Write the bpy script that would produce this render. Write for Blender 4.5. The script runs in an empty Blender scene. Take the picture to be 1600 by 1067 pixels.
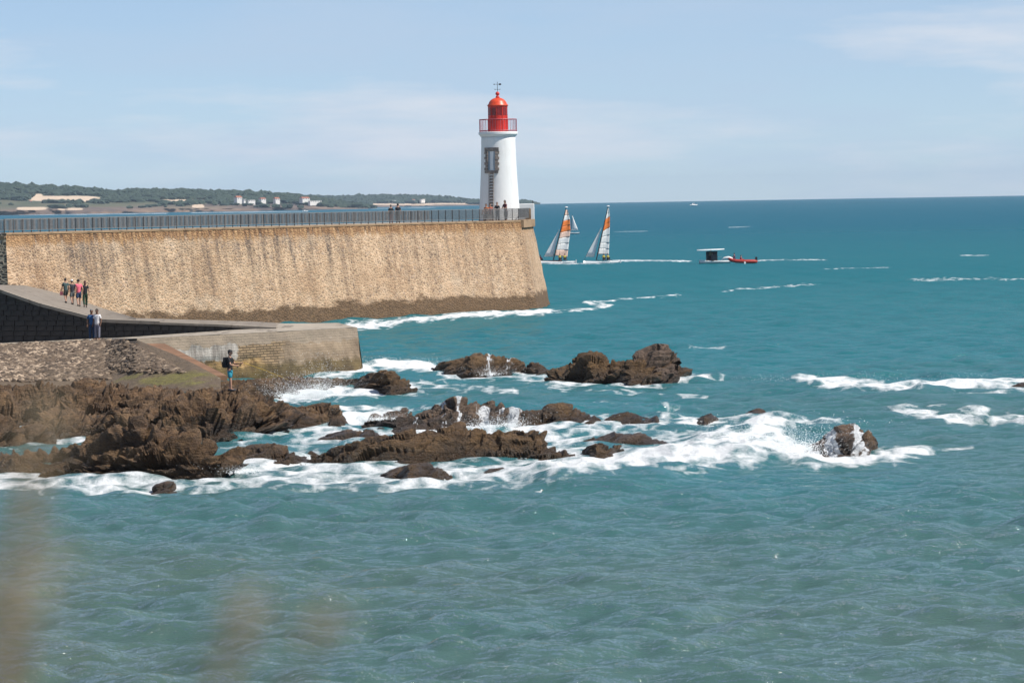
import bpy, bmesh, math, random
import numpy as np
from mathutils import Vector, Matrix

random.seed(7)
RNG = np.random.default_rng(11)
scene = bpy.context.scene
COL = scene.collection

# ------------------------------------------------------------------ camera
FPX = 5333.0                      # focal length in pixels of the 1600 px wide photograph
CAMH = 10.0
EYE0 = 310.8                      # eye-level row at the picture's centre column
PITCH = math.atan((533.5 - EYE0) / FPX)
ROLL = 0.0172
F_ = Vector((0, math.cos(PITCH), -math.sin(PITCH)))
U0 = Vector((0, math.sin(PITCH), math.cos(PITCH)))
R0 = Vector((1, 0, 0))
R_ = math.cos(ROLL) * R0 - math.sin(ROLL) * U0
U_ = math.sin(ROLL) * R0 + math.cos(ROLL) * U0
CAM = Vector((0, 0, CAMH))
cam_data = bpy.data.cameras.new('camera')
cam = bpy.data.objects.new('camera', cam_data)
COL.objects.link(cam)
cam_data.sensor_width = 36.0
cam_data.lens = 36.0 * FPX / 1600.0
cam_data.clip_start = 0.2
cam_data.clip_end = 60000
cam_data.dof.use_dof = True
cam_data.dof.focus_distance = 230.0
cam_data.dof.aperture_fstop = 3.2
M = Matrix((R_, U_, -F_)).transposed().to_4x4()
M.translation = CAM
cam.matrix_world = M
scene.camera = cam

# ------------------------------------------------------------------ sky and sun
SUN_EL = math.radians(52)
SUN_AZ = math.radians(109)        # clockwise from +Y
world = bpy.data.worlds.new('World')
scene.world = world
world.use_nodes = True
wt = world.node_tree
wt.nodes.clear()
wo = wt.nodes.new('ShaderNodeOutputWorld')
wb = wt.nodes.new('ShaderNodeBackground')
wb.inputs['Strength'].default_value = 0.10
sky = wt.nodes.new('ShaderNodeTexSky')
sky.sky_type = 'NISHITA'
sky.sun_disc = False
sky.sun_elevation = SUN_EL
sky.sun_rotation = SUN_AZ
sky.air_density = 0.6
sky.dust_density = 0.0
sky.ozone_density = 5.0
wtc = wt.nodes.new('ShaderNodeTexCoord')
wmap = wt.nodes.new('ShaderNodeMapping')
wmap.inputs['Scale'].default_value = (9.0, 9.0, 45.0)
wmap.inputs['Location'].default_value = (3.1, 0.4, 1.7)
wn = wt.nodes.new('ShaderNodeTexNoise')
wn.inputs['Scale'].default_value = 1.0
wn.inputs['Detail'].default_value = 7.0
wn.inputs['Roughness'].default_value = 0.55
wr = wt.nodes.new('ShaderNodeMapRange')
wr.inputs['From Min'].default_value = 0.46
wr.inputs['From Max'].default_value = 0.74
wr.inputs['To Min'].default_value = 0.45
wr.inputs['To Max'].default_value = 0.95
wmix = wt.nodes.new('ShaderNodeMixRGB')
wmix.inputs['Color2'].default_value = (4.35, 5.5, 7.0, 1)
wl = wt.links
wl.new(wtc.outputs['Generated'], wmap.inputs['Vector'])
wl.new(wmap.outputs['Vector'], wn.inputs['Vector'])
wl.new(wn.outputs['Fac'], wr.inputs['Value'])
wsx = wt.nodes.new('ShaderNodeSeparateXYZ')
wl.new(wtc.outputs['Generated'], wsx.inputs['Vector'])
wz = wt.nodes.new('ShaderNodeMapRange')          # the thin veil is seen edge-on low down, through its depth overhead
for k_, v_ in zip(('From Min', 'From Max', 'To Min', 'To Max'), (0.0, 0.62, 1.0, 0.12)): wz.inputs[k_].default_value = v_
wl.new(wsx.outputs['Z'], wz.inputs['Value'])
wm2 = wt.nodes.new('ShaderNodeMath'); wm2.operation = 'MULTIPLY'
wl.new(wr.outputs['Result'], wm2.inputs[0]); wl.new(wz.outputs['Result'], wm2.inputs[1])
wl.new(wm2.outputs[0], wmix.inputs['Fac'])
wl.new(sky.outputs['Color'], wmix.inputs['Color1'])
wmap2 = wt.nodes.new('ShaderNodeMapping')
wmap2.inputs['Scale'].default_value = (7.0, 7.0, 48.0)
wmap2.inputs['Location'].default_value = (0.6, 2.3, 0.85)
wn2 = wt.nodes.new('ShaderNodeTexNoise')
for k_, v_ in (('Scale', 1.0), ('Detail', 9.0), ('Roughness', 0.6)): wn2.inputs[k_].default_value = v_
wr2 = wt.nodes.new('ShaderNodeMapRange')
for k_, v_ in zip(('From Min', 'From Max', 'To Min', 'To Max'), (0.50, 0.68, 0.0, 0.75)): wr2.inputs[k_].default_value = v_
wmix2 = wt.nodes.new('ShaderNodeMixRGB')
wmix2.inputs['Color2'].default_value = (6.5, 6.85, 7.5, 1)
wl.new(wtc.outputs['Generated'], wmap2.inputs['Vector']); wl.new(wmap2.outputs['Vector'], wn2.inputs['Vector'])
wl.new(wn2.outputs['Fac'], wr2.inputs['Value']); wl.new(wr2.outputs['Result'], wmix2.inputs['Fac'])
wl.new(wmix.outputs['Color'], wmix2.inputs['Color1'])
wl.new(wmix2.outputs['Color'], wb.inputs['Color'])
wl.new(wb.outputs['Background'], wo.inputs['Surface'])

SUN_DIR = Vector((math.sin(SUN_AZ) * math.cos(SUN_EL), math.cos(SUN_AZ) * math.cos(SUN_EL), math.sin(SUN_EL)))
sun_data = bpy.data.lights.new('sun', 'SUN')
sun_data.energy = 5.0
sun_data.angle = math.radians(0.53)
sun_data.color = (1.0, 0.95, 0.87)
sun = bpy.data.objects.new('sun', sun_data)
COL.objects.link(sun)
sun.rotation_euler = SUN_DIR.to_track_quat('Z', 'Y').to_euler()
sun.location = (60, -20, 90)

scene.view_settings.view_transform = 'Standard'
scene.view_settings.look = 'None'
scene.view_settings.gamma = 1.0
scene.view_settings.exposure = 0.2
scene.view_settings.use_curve_mapping = False
scene.render.engine = 'CYCLES'
scene.cycles.use_denoising = True
scene.cycles.max_bounces = 5
scene.cycles.volume_bounces = 0
scene.cycles.caustics_reflective = False
scene.cycles.caustics_refractive = False
scene.cycles.sample_clamp_indirect = 4.0

# ------------------------------------------------------------------ helpers
REARTH = 7.4e6


def ray(px, py):
    return (F_ + R_ * ((px - 800.0) / FPX) + U_ * ((533.5 - py) / FPX))


def PD(px, py, D):
    """world point on the line of sight of a photo pixel at depth D (metres along +Y)"""
    r = ray(px, py)
    return CAM + r * (D / r.y)


def PZ(px, py, z=0.0):
    r = ray(px, py)
    return CAM + r * ((z - CAMH) / r.z)


def to_px(x, y, z):
    """numpy projection of world points to photo pixels"""
    dx, dy, dz = x, y, z - CAMH
    w = dx * F_.x + dy * F_.y + dz * F_.z
    u = dx * R_.x + dy * R_.y + dz * R_.z
    v = dx * U_.x + dy * U_.y + dz * U_.z
    return 800.0 + FPX * u / w, 533.5 - FPX * v / w


_perm = RNG.permutation(256).astype(np.int32)
_perm = np.concatenate([_perm, _perm, _perm])
_grad = RNG.normal(size=(256, 3))
_grad /= np.linalg.norm(_grad, axis=1)[:, None]
_rnd = RNG.random(256)


def perlin(p):
    p = np.asarray(p, float)
    i = np.floor(p).astype(np.int64)
    f = p - i
    u = f * f * f * (f * (f * 6 - 15) + 10)
    i &= 255
    out = 0
    for dx in (0, 1):
        for dy in (0, 1):
            for dz in (0, 1):
                h = _perm[_perm[_perm[(i[..., 0] + dx) & 255] + ((i[..., 1] + dy) & 255)] + ((i[..., 2] + dz) & 255)]
                g = _grad[h]
                d = g[..., 0] * (f[..., 0] - dx) + g[..., 1] * (f[..., 1] - dy) + g[..., 2] * (f[..., 2] - dz)
                w = (u[..., 0] if dx else 1 - u[..., 0]) * (u[..., 1] if dy else 1 - u[..., 1]) * (u[..., 2] if dz else 1 - u[..., 2])
                out = out + d * w
    return out * 1.5


def fbm(p, octaves=4, gain=0.5):
    a, s, t = 1.0, 1.0, 0
    for k in range(octaves):
        t = t + a * perlin(np.asarray(p) * s + 17.3 * k)
        a *= gain
        s *= 2.03
    return t


def worley(p):
    """F1, F2 and the random value of the nearest cell"""
    p = np.asarray(p, float)
    i = np.floor(p).astype(np.int64)
    f1 = np.full(p.shape[:-1], 9.0)
    f2 = f1.copy()
    cid = np.zeros(p.shape[:-1])
    tilt = np.zeros(p.shape[:-1])
    for dx in (-1, 0, 1):
        for dy in (-1, 0, 1):
            for dz in (-1, 0, 1):
                c = i + np.array([dx, dy, dz])
                h = _perm[_perm[_perm[c[..., 0] & 255] + (c[..., 1] & 255)] + (c[..., 2] & 255)]
                q = c + np.stack([_rnd[h], _rnd[(h + 71) & 255], _rnd[(h + 151) & 255]], -1)
                d = np.sqrt(((p - q) ** 2).sum(-1))
                nearer = d < f1
                f2 = np.where(nearer, f1, np.minimum(f2, d))
                cid = np.where(nearer, _rnd[(h + 33) & 255], cid)
                tilt = np.where(nearer, ((p - q) * _grad[h & 255]).sum(-1), tilt)
                f1 = np.where(nearer, d, f1)
    return f1, f2, cid, tilt


def link(o, parent=None):
    COL.objects.link(o)
    if parent is not None:
        o.parent = parent
    return o


def tag(o, label=None, cat=None, group=None, kind=None):
    if label: o['label'] = label
    if cat: o['category'] = cat
    if group: o['group'] = group
    if kind: o['kind'] = kind
    return o


def empty(name, loc=(0, 0, 0), rz=0.0):
    o = bpy.data.objects.new(name, None)
    o.location = loc
    o.rotation_euler = (0, 0, rz)
    o.empty_display_size = 0.3
    return link(o)


def mesh_obj(name, verts, faces, mat, parent=None, smooth=False):
    me = bpy.data.meshes.new(name)
    me.from_pydata([tuple(v) for v in verts], [], [tuple(f) for f in faces])
    me.update()
    if mat: me.materials.append(mat)
    if smooth: me.polygons.foreach_set('use_smooth', [True] * len(me.polygons))
    return link(bpy.data.objects.new(name, me), parent)


def grid_obj(name, P, mat, parent=None, smooth=True, closed=False):
    """P: array (rows, cols, 3)"""
    nr, nc = P.shape[:2]
    me = bpy.data.meshes.new(name)
    v = P.reshape(-1, 3).astype(np.float32)
    r = np.arange(nr - 1)[:, None]
    cc = nc if closed else nc - 1
    c = np.arange(cc)[None, :]
    a = r * nc + c
    b = r * nc + (c + 1) % nc
    q = np.stack([a, b, b + nc, a + nc], -1).reshape(-1, 4).astype(np.int32)
    me.vertices.add(len(v))
    me.vertices.foreach_set('co', v.ravel())
    me.loops.add(q.size)
    me.loops.foreach_set('vertex_index', q.ravel())
    me.polygons.add(len(q))
    me.polygons.foreach_set('loop_start', np.arange(0, q.size, 4, dtype=np.int32))
    me.polygons.foreach_set('use_smooth', np.full(len(q), smooth))
    me.update(calc_edges=True)
    me.materials.append(mat)
    return link(bpy.data.objects.new(name, me), parent)


def set_attr(o, name, values, kind='FLOAT'):
    at = o.data.attributes.new(name, kind, 'POINT')
    key = 'value' if kind == 'FLOAT' else 'vector'
    at.data.foreach_set(key, np.asarray(values, np.float32).ravel())


class MB:
    """collects simple solids into one mesh"""
    def __init__(self):
        self.v, self.f = [], []

    def add(self, verts, faces):
        n = len(self.v)
        self.v += [tuple(p) for p in verts]
        self.f += [tuple(i + n for i in f) for f in faces]
        return self

    def box(self, c, s, rz=0.0, taper=1.0):
        cs, sn = math.cos(rz), math.sin(rz)
        vs = []
        for z, k in ((-.5, 1), (.5, taper)):
            for x, y in ((-.5, -.5), (.5, -.5), (.5, .5), (-.5, .5)):
                X, Y = x * s[0] * k, y * s[1] * k
                vs.append((c[0] + X * cs - Y * sn, c[1] + X * sn + Y * cs, c[2] + z * s[2]))
        return self.add(vs, [(3, 2, 1, 0), (4, 5, 6, 7), (0, 1, 5, 4), (1, 2, 6, 5), (2, 3, 7, 6), (3, 0, 4, 7)])

    def tube(self, pts, rad, n=8, cap=True):
        pts = [Vector(p) for p in pts]
        rads = rad if isinstance(rad, (list, tuple)) else [rad] * len(pts)
        vs, fs = [], []
        for i, p in enumerate(pts):
            d = (pts[min(i + 1, len(pts) - 1)] - pts[max(i - 1, 0)]).normalized()
            a = d.orthogonal().normalized() if abs(d.z) > 0.9 else d.cross(Vector((0, 0, 1))).normalized()
            b = d.cross(a)
            for k in range(n):
                t = 2 * math.pi * k / n
                vs.append(p + (a * math.cos(t) + b * math.sin(t)) * rads[i])
        for i in range(len(pts) - 1):
            for k in range(n):
                fs.append((i * n + k, i * n + (k + 1) % n, (i + 1) * n + (k + 1) % n, (i + 1) * n + k))
        if cap:
            fs.append(tuple(range(n - 1, -1, -1)))
            fs.append(tuple(range((len(pts) - 1) * n, len(pts) * n)))
        return self.add(vs, fs)

    def lathe(self, prof, n=48, c=(0, 0, 0)):
        vs, fs = [], []
        for r, z in prof:
            for k in range(n):
                t = 2 * math.pi * k / n
                vs.append((c[0] + r * math.cos(t), c[1] + r * math.sin(t), c[2] + z))
        for i in range(len(prof) - 1):
            for k in range(n):
                fs.append((i * n + k, i * n + (k + 1) % n, (i + 1) * n + (k + 1) % n, (i + 1) * n + k))
        fs.append(tuple(range(n - 1, -1, -1)))
        fs.append(tuple(range((len(prof) - 1) * n, len(prof) * n)))
        return self.add(vs, fs)

    def ball(self, c, r, sx=1, sy=1, sz=1, n=8, m=6):
        prof = [(max(1e-4, math.sin(math.pi * i / m)) * r, -math.cos(math.pi * i / m) * r) for i in range(m + 1)]
        vs, fs = [], []
        for rr, z in prof:
            for k in range(n):
                t = 2 * math.pi * k / n
                vs.append((c[0] + rr * math.cos(t) * sx, c[1] + rr * math.sin(t) * sy, c[2] + z * sz))
        for i in range(m):
            for k in range(n):
                fs.append((i * n + k, i * n + (k + 1) % n, (i + 1) * n + (k + 1) % n, (i + 1) * n + k))
        return self.add(vs, fs)

    def prism(self, poly, z0, z1):
        n = len(poly)
        vs = [(p[0], p[1], z0) for p in poly] + [(p[0], p[1], z1) for p in poly]
        fs = [tuple(range(n - 1, -1, -1)), tuple(range(n, 2 * n))]
        fs += [(i, (i + 1) % n, n + (i + 1) % n, n + i) for i in range(n)]
        return self.add(vs, fs)

    def build(self, name, mat, parent=None, smooth=False):
        return mesh_obj(name, self.v, self.f, mat, parent, smooth)


# ------------------------------------------------------------------ materials
class NT:
    def __init__(self, name):
        self.m = bpy.data.materials.new(name)
        self.m.use_nodes = True
        self.t = self.m.node_tree
        self.b = self.t.nodes['Principled BSDF']
        self.out = self.t.nodes['Material Output']

    def n(self, typ, **kw):
        nd = self.t.nodes.new(typ)
        for k, v in kw.items():
            if k in nd.inputs: nd.inputs[k].default_value = v
            else: setattr(nd, k, v)
        return nd

    def l(self, a, b):
        self.t.links.new(a, b)
        return self

    def noise(self, vec, scale, detail=4, rough=0.5, out='Fac'):
        nd = self.n('ShaderNodeTexNoise', Scale=scale, Detail=detail, Roughness=rough)
        if vec is not None: self.l(vec, nd.inputs['Vector'])
        return nd.outputs[out]

    def mapv(self, vec, scale=(1, 1, 1), loc=(0, 0, 0), rot=(0, 0, 0)):
        nd = self.n('ShaderNodeMapping')
        nd.inputs['Scale'].default_value = scale
        nd.inputs['Location'].default_value = loc
        nd.inputs['Rotation'].default_value = rot
        self.l(vec, nd.inputs['Vector'])
        return nd.outputs['Vector']

    def rng(self, v, a, b, c=0.0, d=1.0):
        nd = self.n('ShaderNodeMapRange')
        for k, x in zip(('From Min', 'From Max', 'To Min', 'To Max'), (a, b, c, d)): nd.inputs[k].default_value = x
        self.l(v, nd.inputs['Value'])
        return nd.outputs['Result']

    def ramp(self, v, stops):
        nd = self.n('ShaderNodeValToRGB')
        e = nd.color_ramp.elements
        while len(e) < len(stops): e.new(0.5)
        for el, (p, c) in zip(e, stops):
            el.position = p
            el.color = (*c, 1)
        self.l(v, nd.inputs['Fac'])
        return nd.outputs['Color']

    def mix(self, f, a, b, mode='MIX'):
        nd = self.n('ShaderNodeMixRGB', blend_type=mode)
        for s, x in zip(('Fac', 'Color1', 'Color2'), (f, a, b)):
            if isinstance(x, (int, float)): nd.inputs[s].default_value = x
            elif isinstance(x, tuple): nd.inputs[s].default_value = (*x, 1)
            else: self.l(x, nd.inputs[s])
        return nd.outputs['Color']

    def math(self, op, a, b=0.0):
        nd = self.n('ShaderNodeMath', operation=op)
        for i, x in enumerate((a, b)):
            if isinstance(x, (int, float)): nd.inputs[i].default_value = x
            else: self.l(x, nd.inputs[i])
        return nd.outputs[0]

    def bump(self, h, dist, strength=1.0, normal=None):
        nd = self.n('ShaderNodeBump', Distance=dist, Strength=strength)
        self.l(h, nd.inputs['Height'])
        if normal is not None: self.l(normal, nd.inputs['Normal'])
        return nd.outputs['Normal']

    def attr(self, name):
        nd = self.n('ShaderNodeAttribute')
        nd.attribute_name = name
        return nd

    def obj(self):
        return self.n('ShaderNodeTexCoord').outputs['Object']

    def pos(self):
        return self.n('ShaderNodeNewGeometry').outputs['Position']

    def col(self, c):
        if isinstance(c, tuple): self.b.inputs['Base Color'].default_value = (*c, 1)
        else: self.l(c, self.b.inputs['Base Color'])
        return self


def simple(name, c, rough=0.6, var=0.12, scale=6.0, metal=0.0, bump=0.0):
    t = NT(name)
    n = t.noise(t.obj(), scale, 5, 0.6)
    lo = tuple(max(0, x * (1 - var * 1.6)) for x in c)
    hi = tuple(min(1, x * (1 + var)) for x in c)
    t.col(t.ramp(n, [(0.3, lo), (0.7, hi)]))
    t.b.inputs['Roughness'].default_value = rough
    t.b.inputs['Metallic'].default_value = metal
    if bump: t.l(t.bump(n, bump), t.b.inputs['Normal'])
    return t.m


def mat_masonry(name='rubble_masonry', dark=False):
    t = NT(name)
    v = t.attr('wallco').outputs['Vector']           # x along the wall, y height, z unused
    warp = t.n('ShaderNodeTexNoise', Scale=1.7, Detail=2)
    t.l(v, warp.inputs['Vector'])
    vv = t.n('ShaderNodeMixRGB', blend_type='ADD')
    vv.inputs['Fac'].default_value = 0.12
    t.l(v, vv.inputs['Color1']); t.l(warp.outputs['Color'], vv.inputs['Color2'])
    vs = t.mapv(vv.outputs['Color'], (3.6, 4.6, 3.6))
    vor = t.n('ShaderNodeTexVoronoi', Scale=1.0, Randomness=0.95)
    t.l(vs, vor.inputs['Vector'])
    edge = t.n('ShaderNodeTexVoronoi', feature='DISTANCE_TO_EDGE', Scale=1.0, Randomness=0.95)
    t.l(vs, edge.inputs['Vector'])
    sep = t.n('ShaderNodeSeparateColor')
    t.l(vor.outputs['Color'], sep.inputs['Color'])
    stone = t.ramp(sep.outputs['Red'], [(0.0, (0.10, 0.068, 0.05)), (0.14, (0.27, 0.165, 0.095)), (0.5, (0.42, 0.265, 0.15)), (0.78, (0.51, 0.335, 0.20)), (1.0, (0.31, 0.225, 0.17))])
    mort = (0.61, 0.435, 0.28)
    wid = t.rng(t.noise(v, 0.35, 3), 0.35, 0.65, 0.05, 0.17)
    mf = t.math('LESS_THAN', edge.outputs['Distance'], wid)
    c = t.mix(0.3, t.mix(mf, stone, mort), (0.46, 0.315, 0.20))
    vt = t.noise(t.mapv(v, (1.0, 0.07, 1), (13, 1, 0)), 1.0, 6, 0.62)
    c = t.mix(1.0, c, t.ramp(vt, [(0.32, (0.70, 0.68, 0.68)), (0.52, (1.0, 1.0, 1.0)), (0.7, (1.18, 1.18, 1.2))]), 'MULTIPLY')
    # large weathered patches
    big = t.noise(t.mapv(v, (0.16, 0.22, 1)), 1.0, 5, 0.6)
    c = t.mix(t.rng(big, 0.5, 0.68, 0, 0.65), c, (0.40, 0.245, 0.135))
    big2 = t.noise(t.mapv(v, (0.3, 0.2, 1), (31, 7, 0)), 1.0, 4, 0.6)
    c = t.mix(t.rng(big2, 0.58, 0.72, 0, 0.45), c, (0.62, 0.50, 0.37))
    sepv = t.n('ShaderNodeSeparateXYZ')
    t.l(v, sepv.inputs['Vector'])
    hgt = sepv.outputs['Y']
    # dark run-off streaks, slanting a little
    sl = t.mapv(v, (1.35, 0.16, 1), (0, 0, 0), (0, 0, 0.06))
    st = t.noise(sl, 1.0, 5, 0.65)
    streak = t.math('MULTIPLY', t.rng(st, 0.46, 0.64), t.rng(hgt, 1.8, 6.0))
    patch = t.rng(t.noise(t.mapv(v, (0.09, 0.1, 1), (4, 2, 0)), 1.0, 2), 0.36, 0.52)
    streak = t.math('MULTIPLY', streak, patch)
    fine = t.rng(t.noise(v, 5.0, 3, 0.7), 0.3, 0.55)
    streak = t.math('MULTIPLY', streak, fine)
    c = t.mix(t.math('MULTIPLY', streak, 0.85), c, (0.075, 0.060, 0.055))
    # rust band under the coping; its darkest tone paints the overhang's shadow
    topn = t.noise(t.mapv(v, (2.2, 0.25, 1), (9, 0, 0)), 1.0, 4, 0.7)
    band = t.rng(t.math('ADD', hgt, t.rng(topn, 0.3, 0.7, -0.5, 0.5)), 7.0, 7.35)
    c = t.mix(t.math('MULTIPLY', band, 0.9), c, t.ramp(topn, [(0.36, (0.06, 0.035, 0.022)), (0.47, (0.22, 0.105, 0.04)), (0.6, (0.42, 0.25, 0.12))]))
    # tide zone
    tn = t.noise(t.mapv(v, (0.5, 1.0, 1), (3, 3, 0)), 1.0, 5, 0.6)
    tide = t.rng(t.math('ADD', hgt, t.rng(tn, 0.3, 0.7, -0.5, 0.5)), 1.6, 1.2)
    c = t.mix(t.math('MULTIPLY', tide, 0.9), c, t.ramp(t.noise(v, 3.0, 4), [(0.3, (0.065, 0.036, 0.016)), (0.7, (0.14, 0.08, 0.036))]))
    if dark:  # face turned from the sun: its shade is put into the stone colour
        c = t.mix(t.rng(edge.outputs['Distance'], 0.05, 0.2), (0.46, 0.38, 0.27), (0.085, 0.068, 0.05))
    t.col(c)
    t.b.inputs['Roughness'].default_value = 0.9
    h = t.math('ADD', t.rng(edge.outputs['Distance'], 0.0, 0.22), t.math('MULTIPLY', t.noise(v, 9.0, 3), 0.4))
    t.l(t.bump(h, 0.06, 0.9), t.b.inputs['Normal'])
    return t.m


def mat_rock(name, c1, c2, c3, weed=0.5, wet=0.0):
    t = NT(name)
    p = t.pos()
    n1 = t.noise(p, 0.8, 6, 0.65)
    n2 = t.noise(t.mapv(p, (1.2, 1.2, 5.0), (0, 0, 0), (0.25, 0.3, 0)), 1.0, 6, 0.7)
    n3 = t.noise(p, 7.0, 4, 0.7)
    c = t.ramp(n1, [(0.32, c1), (0.5, c2), (0.7, c3)])
    c = t.mix(t.rng(t.noise(p, 0.28, 4, 0.6), 0.5, 0.68, 0, 0.4), c, (0.27, 0.185, 0.12))
    c = t.mix(t.rng(n2, 0.42, 0.62), c, t.mix(0.6, c, (0.035, 0.024, 0.017)))
    c = t.mix(t.rng(n3, 0.5, 0.75, 0, 0.5), c, c3)
    at = t.attr('weed').outputs['Fac']
    wm = t.math('MULTIPLY', t.rng(t.math('ADD', at, t.rng(n1, 0.3, 0.7, -0.35, 0.35)), 0.35, 0.7), weed)
    c = t.mix(wm, c, t.ramp(n3, [(0.3, (0.07, 0.040, 0.014)), (0.7, (0.17, 0.092, 0.030))]))
    # water still running off: white streams where the mesh says so
    fo = t.attr('stream').outputs['Fac']
    sp = t.mapv(p, (3.2, 1.6, 0.55))
    sn = t.noise(sp, 1.0, 5, 0.7)
    fm = t.rng(t.math('ADD', fo, t.rng(sn, 0.3, 0.7, -0.5, 0.5)), 0.5, 0.68)
    fm = t.math('MULTIPLY', fm, t.math('GREATER_THAN', fo, 0.02))
    lowz = t.n('ShaderNodeSeparateXYZ')
    t.l(p, lowz.inputs['Vector'])
    wet_shade = t.rng(t.math('ADD', lowz.outputs['Z'], t.rng(n1, 0.3, 0.7, -0.35, 0.35)), 0.30, 0.75, 0.75, 0.0)   # swash-wet foot, with the shade of the undersides painted in
    c = t.mix(wet_shade, c, t.mix(0.75, c, (0.018, 0.013, 0.010)))
    c = t.mix(fm, c, (0.78, 0.80, 0.82))
    t.col(c)
    t.l(t.rng(lowz.outputs['Z'], 0.2, 0.9, 0.38, 0.85), t.b.inputs['Roughness'])
    h = t.math('ADD', t.math('MULTIPLY', n2, 1.0), t.math('MULTIPLY', n3, 0.6))
    t.l(t.bump(h, 0.34, 1.0), t.b.inputs['Normal'])
    return t.m


def mat_concrete(name, c, stain=(0.10, 0.08, 0.06), attr=True):
    t = NT(name)
    v = t.attr('wallco').outputs['Vector'] if attr else t.obj()
    n1 = t.noise(v, 0.6, 6, 0.65)
    n2 = t.noise(t.mapv(v, (1.6, 0.22, 1)), 1.0, 5, 0.6)
    cc = t.ramp(n1, [(0.3, tuple(x * 0.72 for x in c)), (0.7, c)])
    cc = t.mix(t.rng(n2, 0.52, 0.68, 0, 0.7), cc, stain)
    t.col(cc)
    t.b.inputs['Roughness'].default_value = 0.9
    t.l(t.bump(t.noise(v, 12, 4, 0.7), 0.02), t.b.inputs['Normal'])
    return t.m


def mat_quay_front():
    t = NT('quay_front')
    v = t.attr('wallco').outputs['Vector']
    s = t.n('ShaderNodeSeparateXYZ'); t.l(v, s.inputs['Vector'])
    u, h = s.outputs['X'], s.outputs['Y']
    n1 = t.noise(v, 0.7, 6, 0.65)
    conc = t.ramp(n1, [(0.3, (0.17, 0.12, 0.078)), (0.7, (0.38, 0.285, 0.19))])
    grey = t.ramp(t.noise(t.mapv(v, (2.4, 0.3, 1)), 1.0, 5, 0.65), [(0.35, (0.16, 0.135, 0.115)), (0.6, (0.46, 0.42, 0.37))])
    brick = t.n('ShaderNodeTexBrick', Scale=1.0)
    brick.inputs['Color1'].default_value = (0.36, 0.245, 0.135, 1)
    brick.inputs['Color2'].default_value = (0.25, 0.17, 0.10, 1)
    brick.inputs['Mortar'].default_value = (0.12, 0.085, 0.05, 1)
    brick.inputs['Mortar Size'].default_value = 0.03
    brick.inputs['Brick Width'].default_value = 0.5
    brick.inputs['Row Height'].default_value = 0.15
    wv = t.mix(0.22, v, t.n('ShaderNodeTexNoise', Scale=2.0).outputs['Color'], 'ADD')
    t.l(wv, brick.inputs['Vector'])
    wob = t.rng(n1, 0.3, 0.7, -0.5, 0.5)
    uw = t.math('ADD', u, wob)
    c = t.mix(t.rng(uw, 7.1, 7.3), grey, brick.outputs['Color'])
    c = t.mix(t.rng(uw, 10.3, 10.5), c, conc)
    # poured cap along the top
    capn = t.math('ADD', h, t.rng(n1, 0.3, 0.7, -0.3, 0.3))
    c = t.mix(t.rng(capn, 1.95, 2.0), c, t.mix(0.5, conc, (0.30, 0.25, 0.20)))
    # undermined ochre stones under the grey render
    low = t.math('MULTIPLY', t.rng(capn, 1.25, 1.15), t.rng(uw, 9.5, 8.5))
    c = t.mix(low, c, t.ramp(t.noise(v, 2.2, 5, 0.7), [(0.35, (0.09, 0.06, 0.03)), (0.5, (0.36, 0.22, 0.09)), (0.7, (0.55, 0.38, 0.18))]))
    weed = t.rng(capn, 0.95, 0.7)
    c = t.mix(t.math('MULTIPLY', weed, 0.85), c, t.ramp(t.noise(v, 1.4, 4), [(0.35, (0.06, 0.042, 0.018)), (0.65, (0.15, 0.105, 0.035))]))
    t.col(c)
    t.b.inputs['Roughness'].default_value = 0.88
    t.l(t.bump(t.math('ADD', t.noise(v, 3, 6, 0.7), t.math('MULTIPLY', brick.outputs['Fac'], -0.3)), 0.08), t.b.inputs['Normal'])
    return t.m


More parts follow.
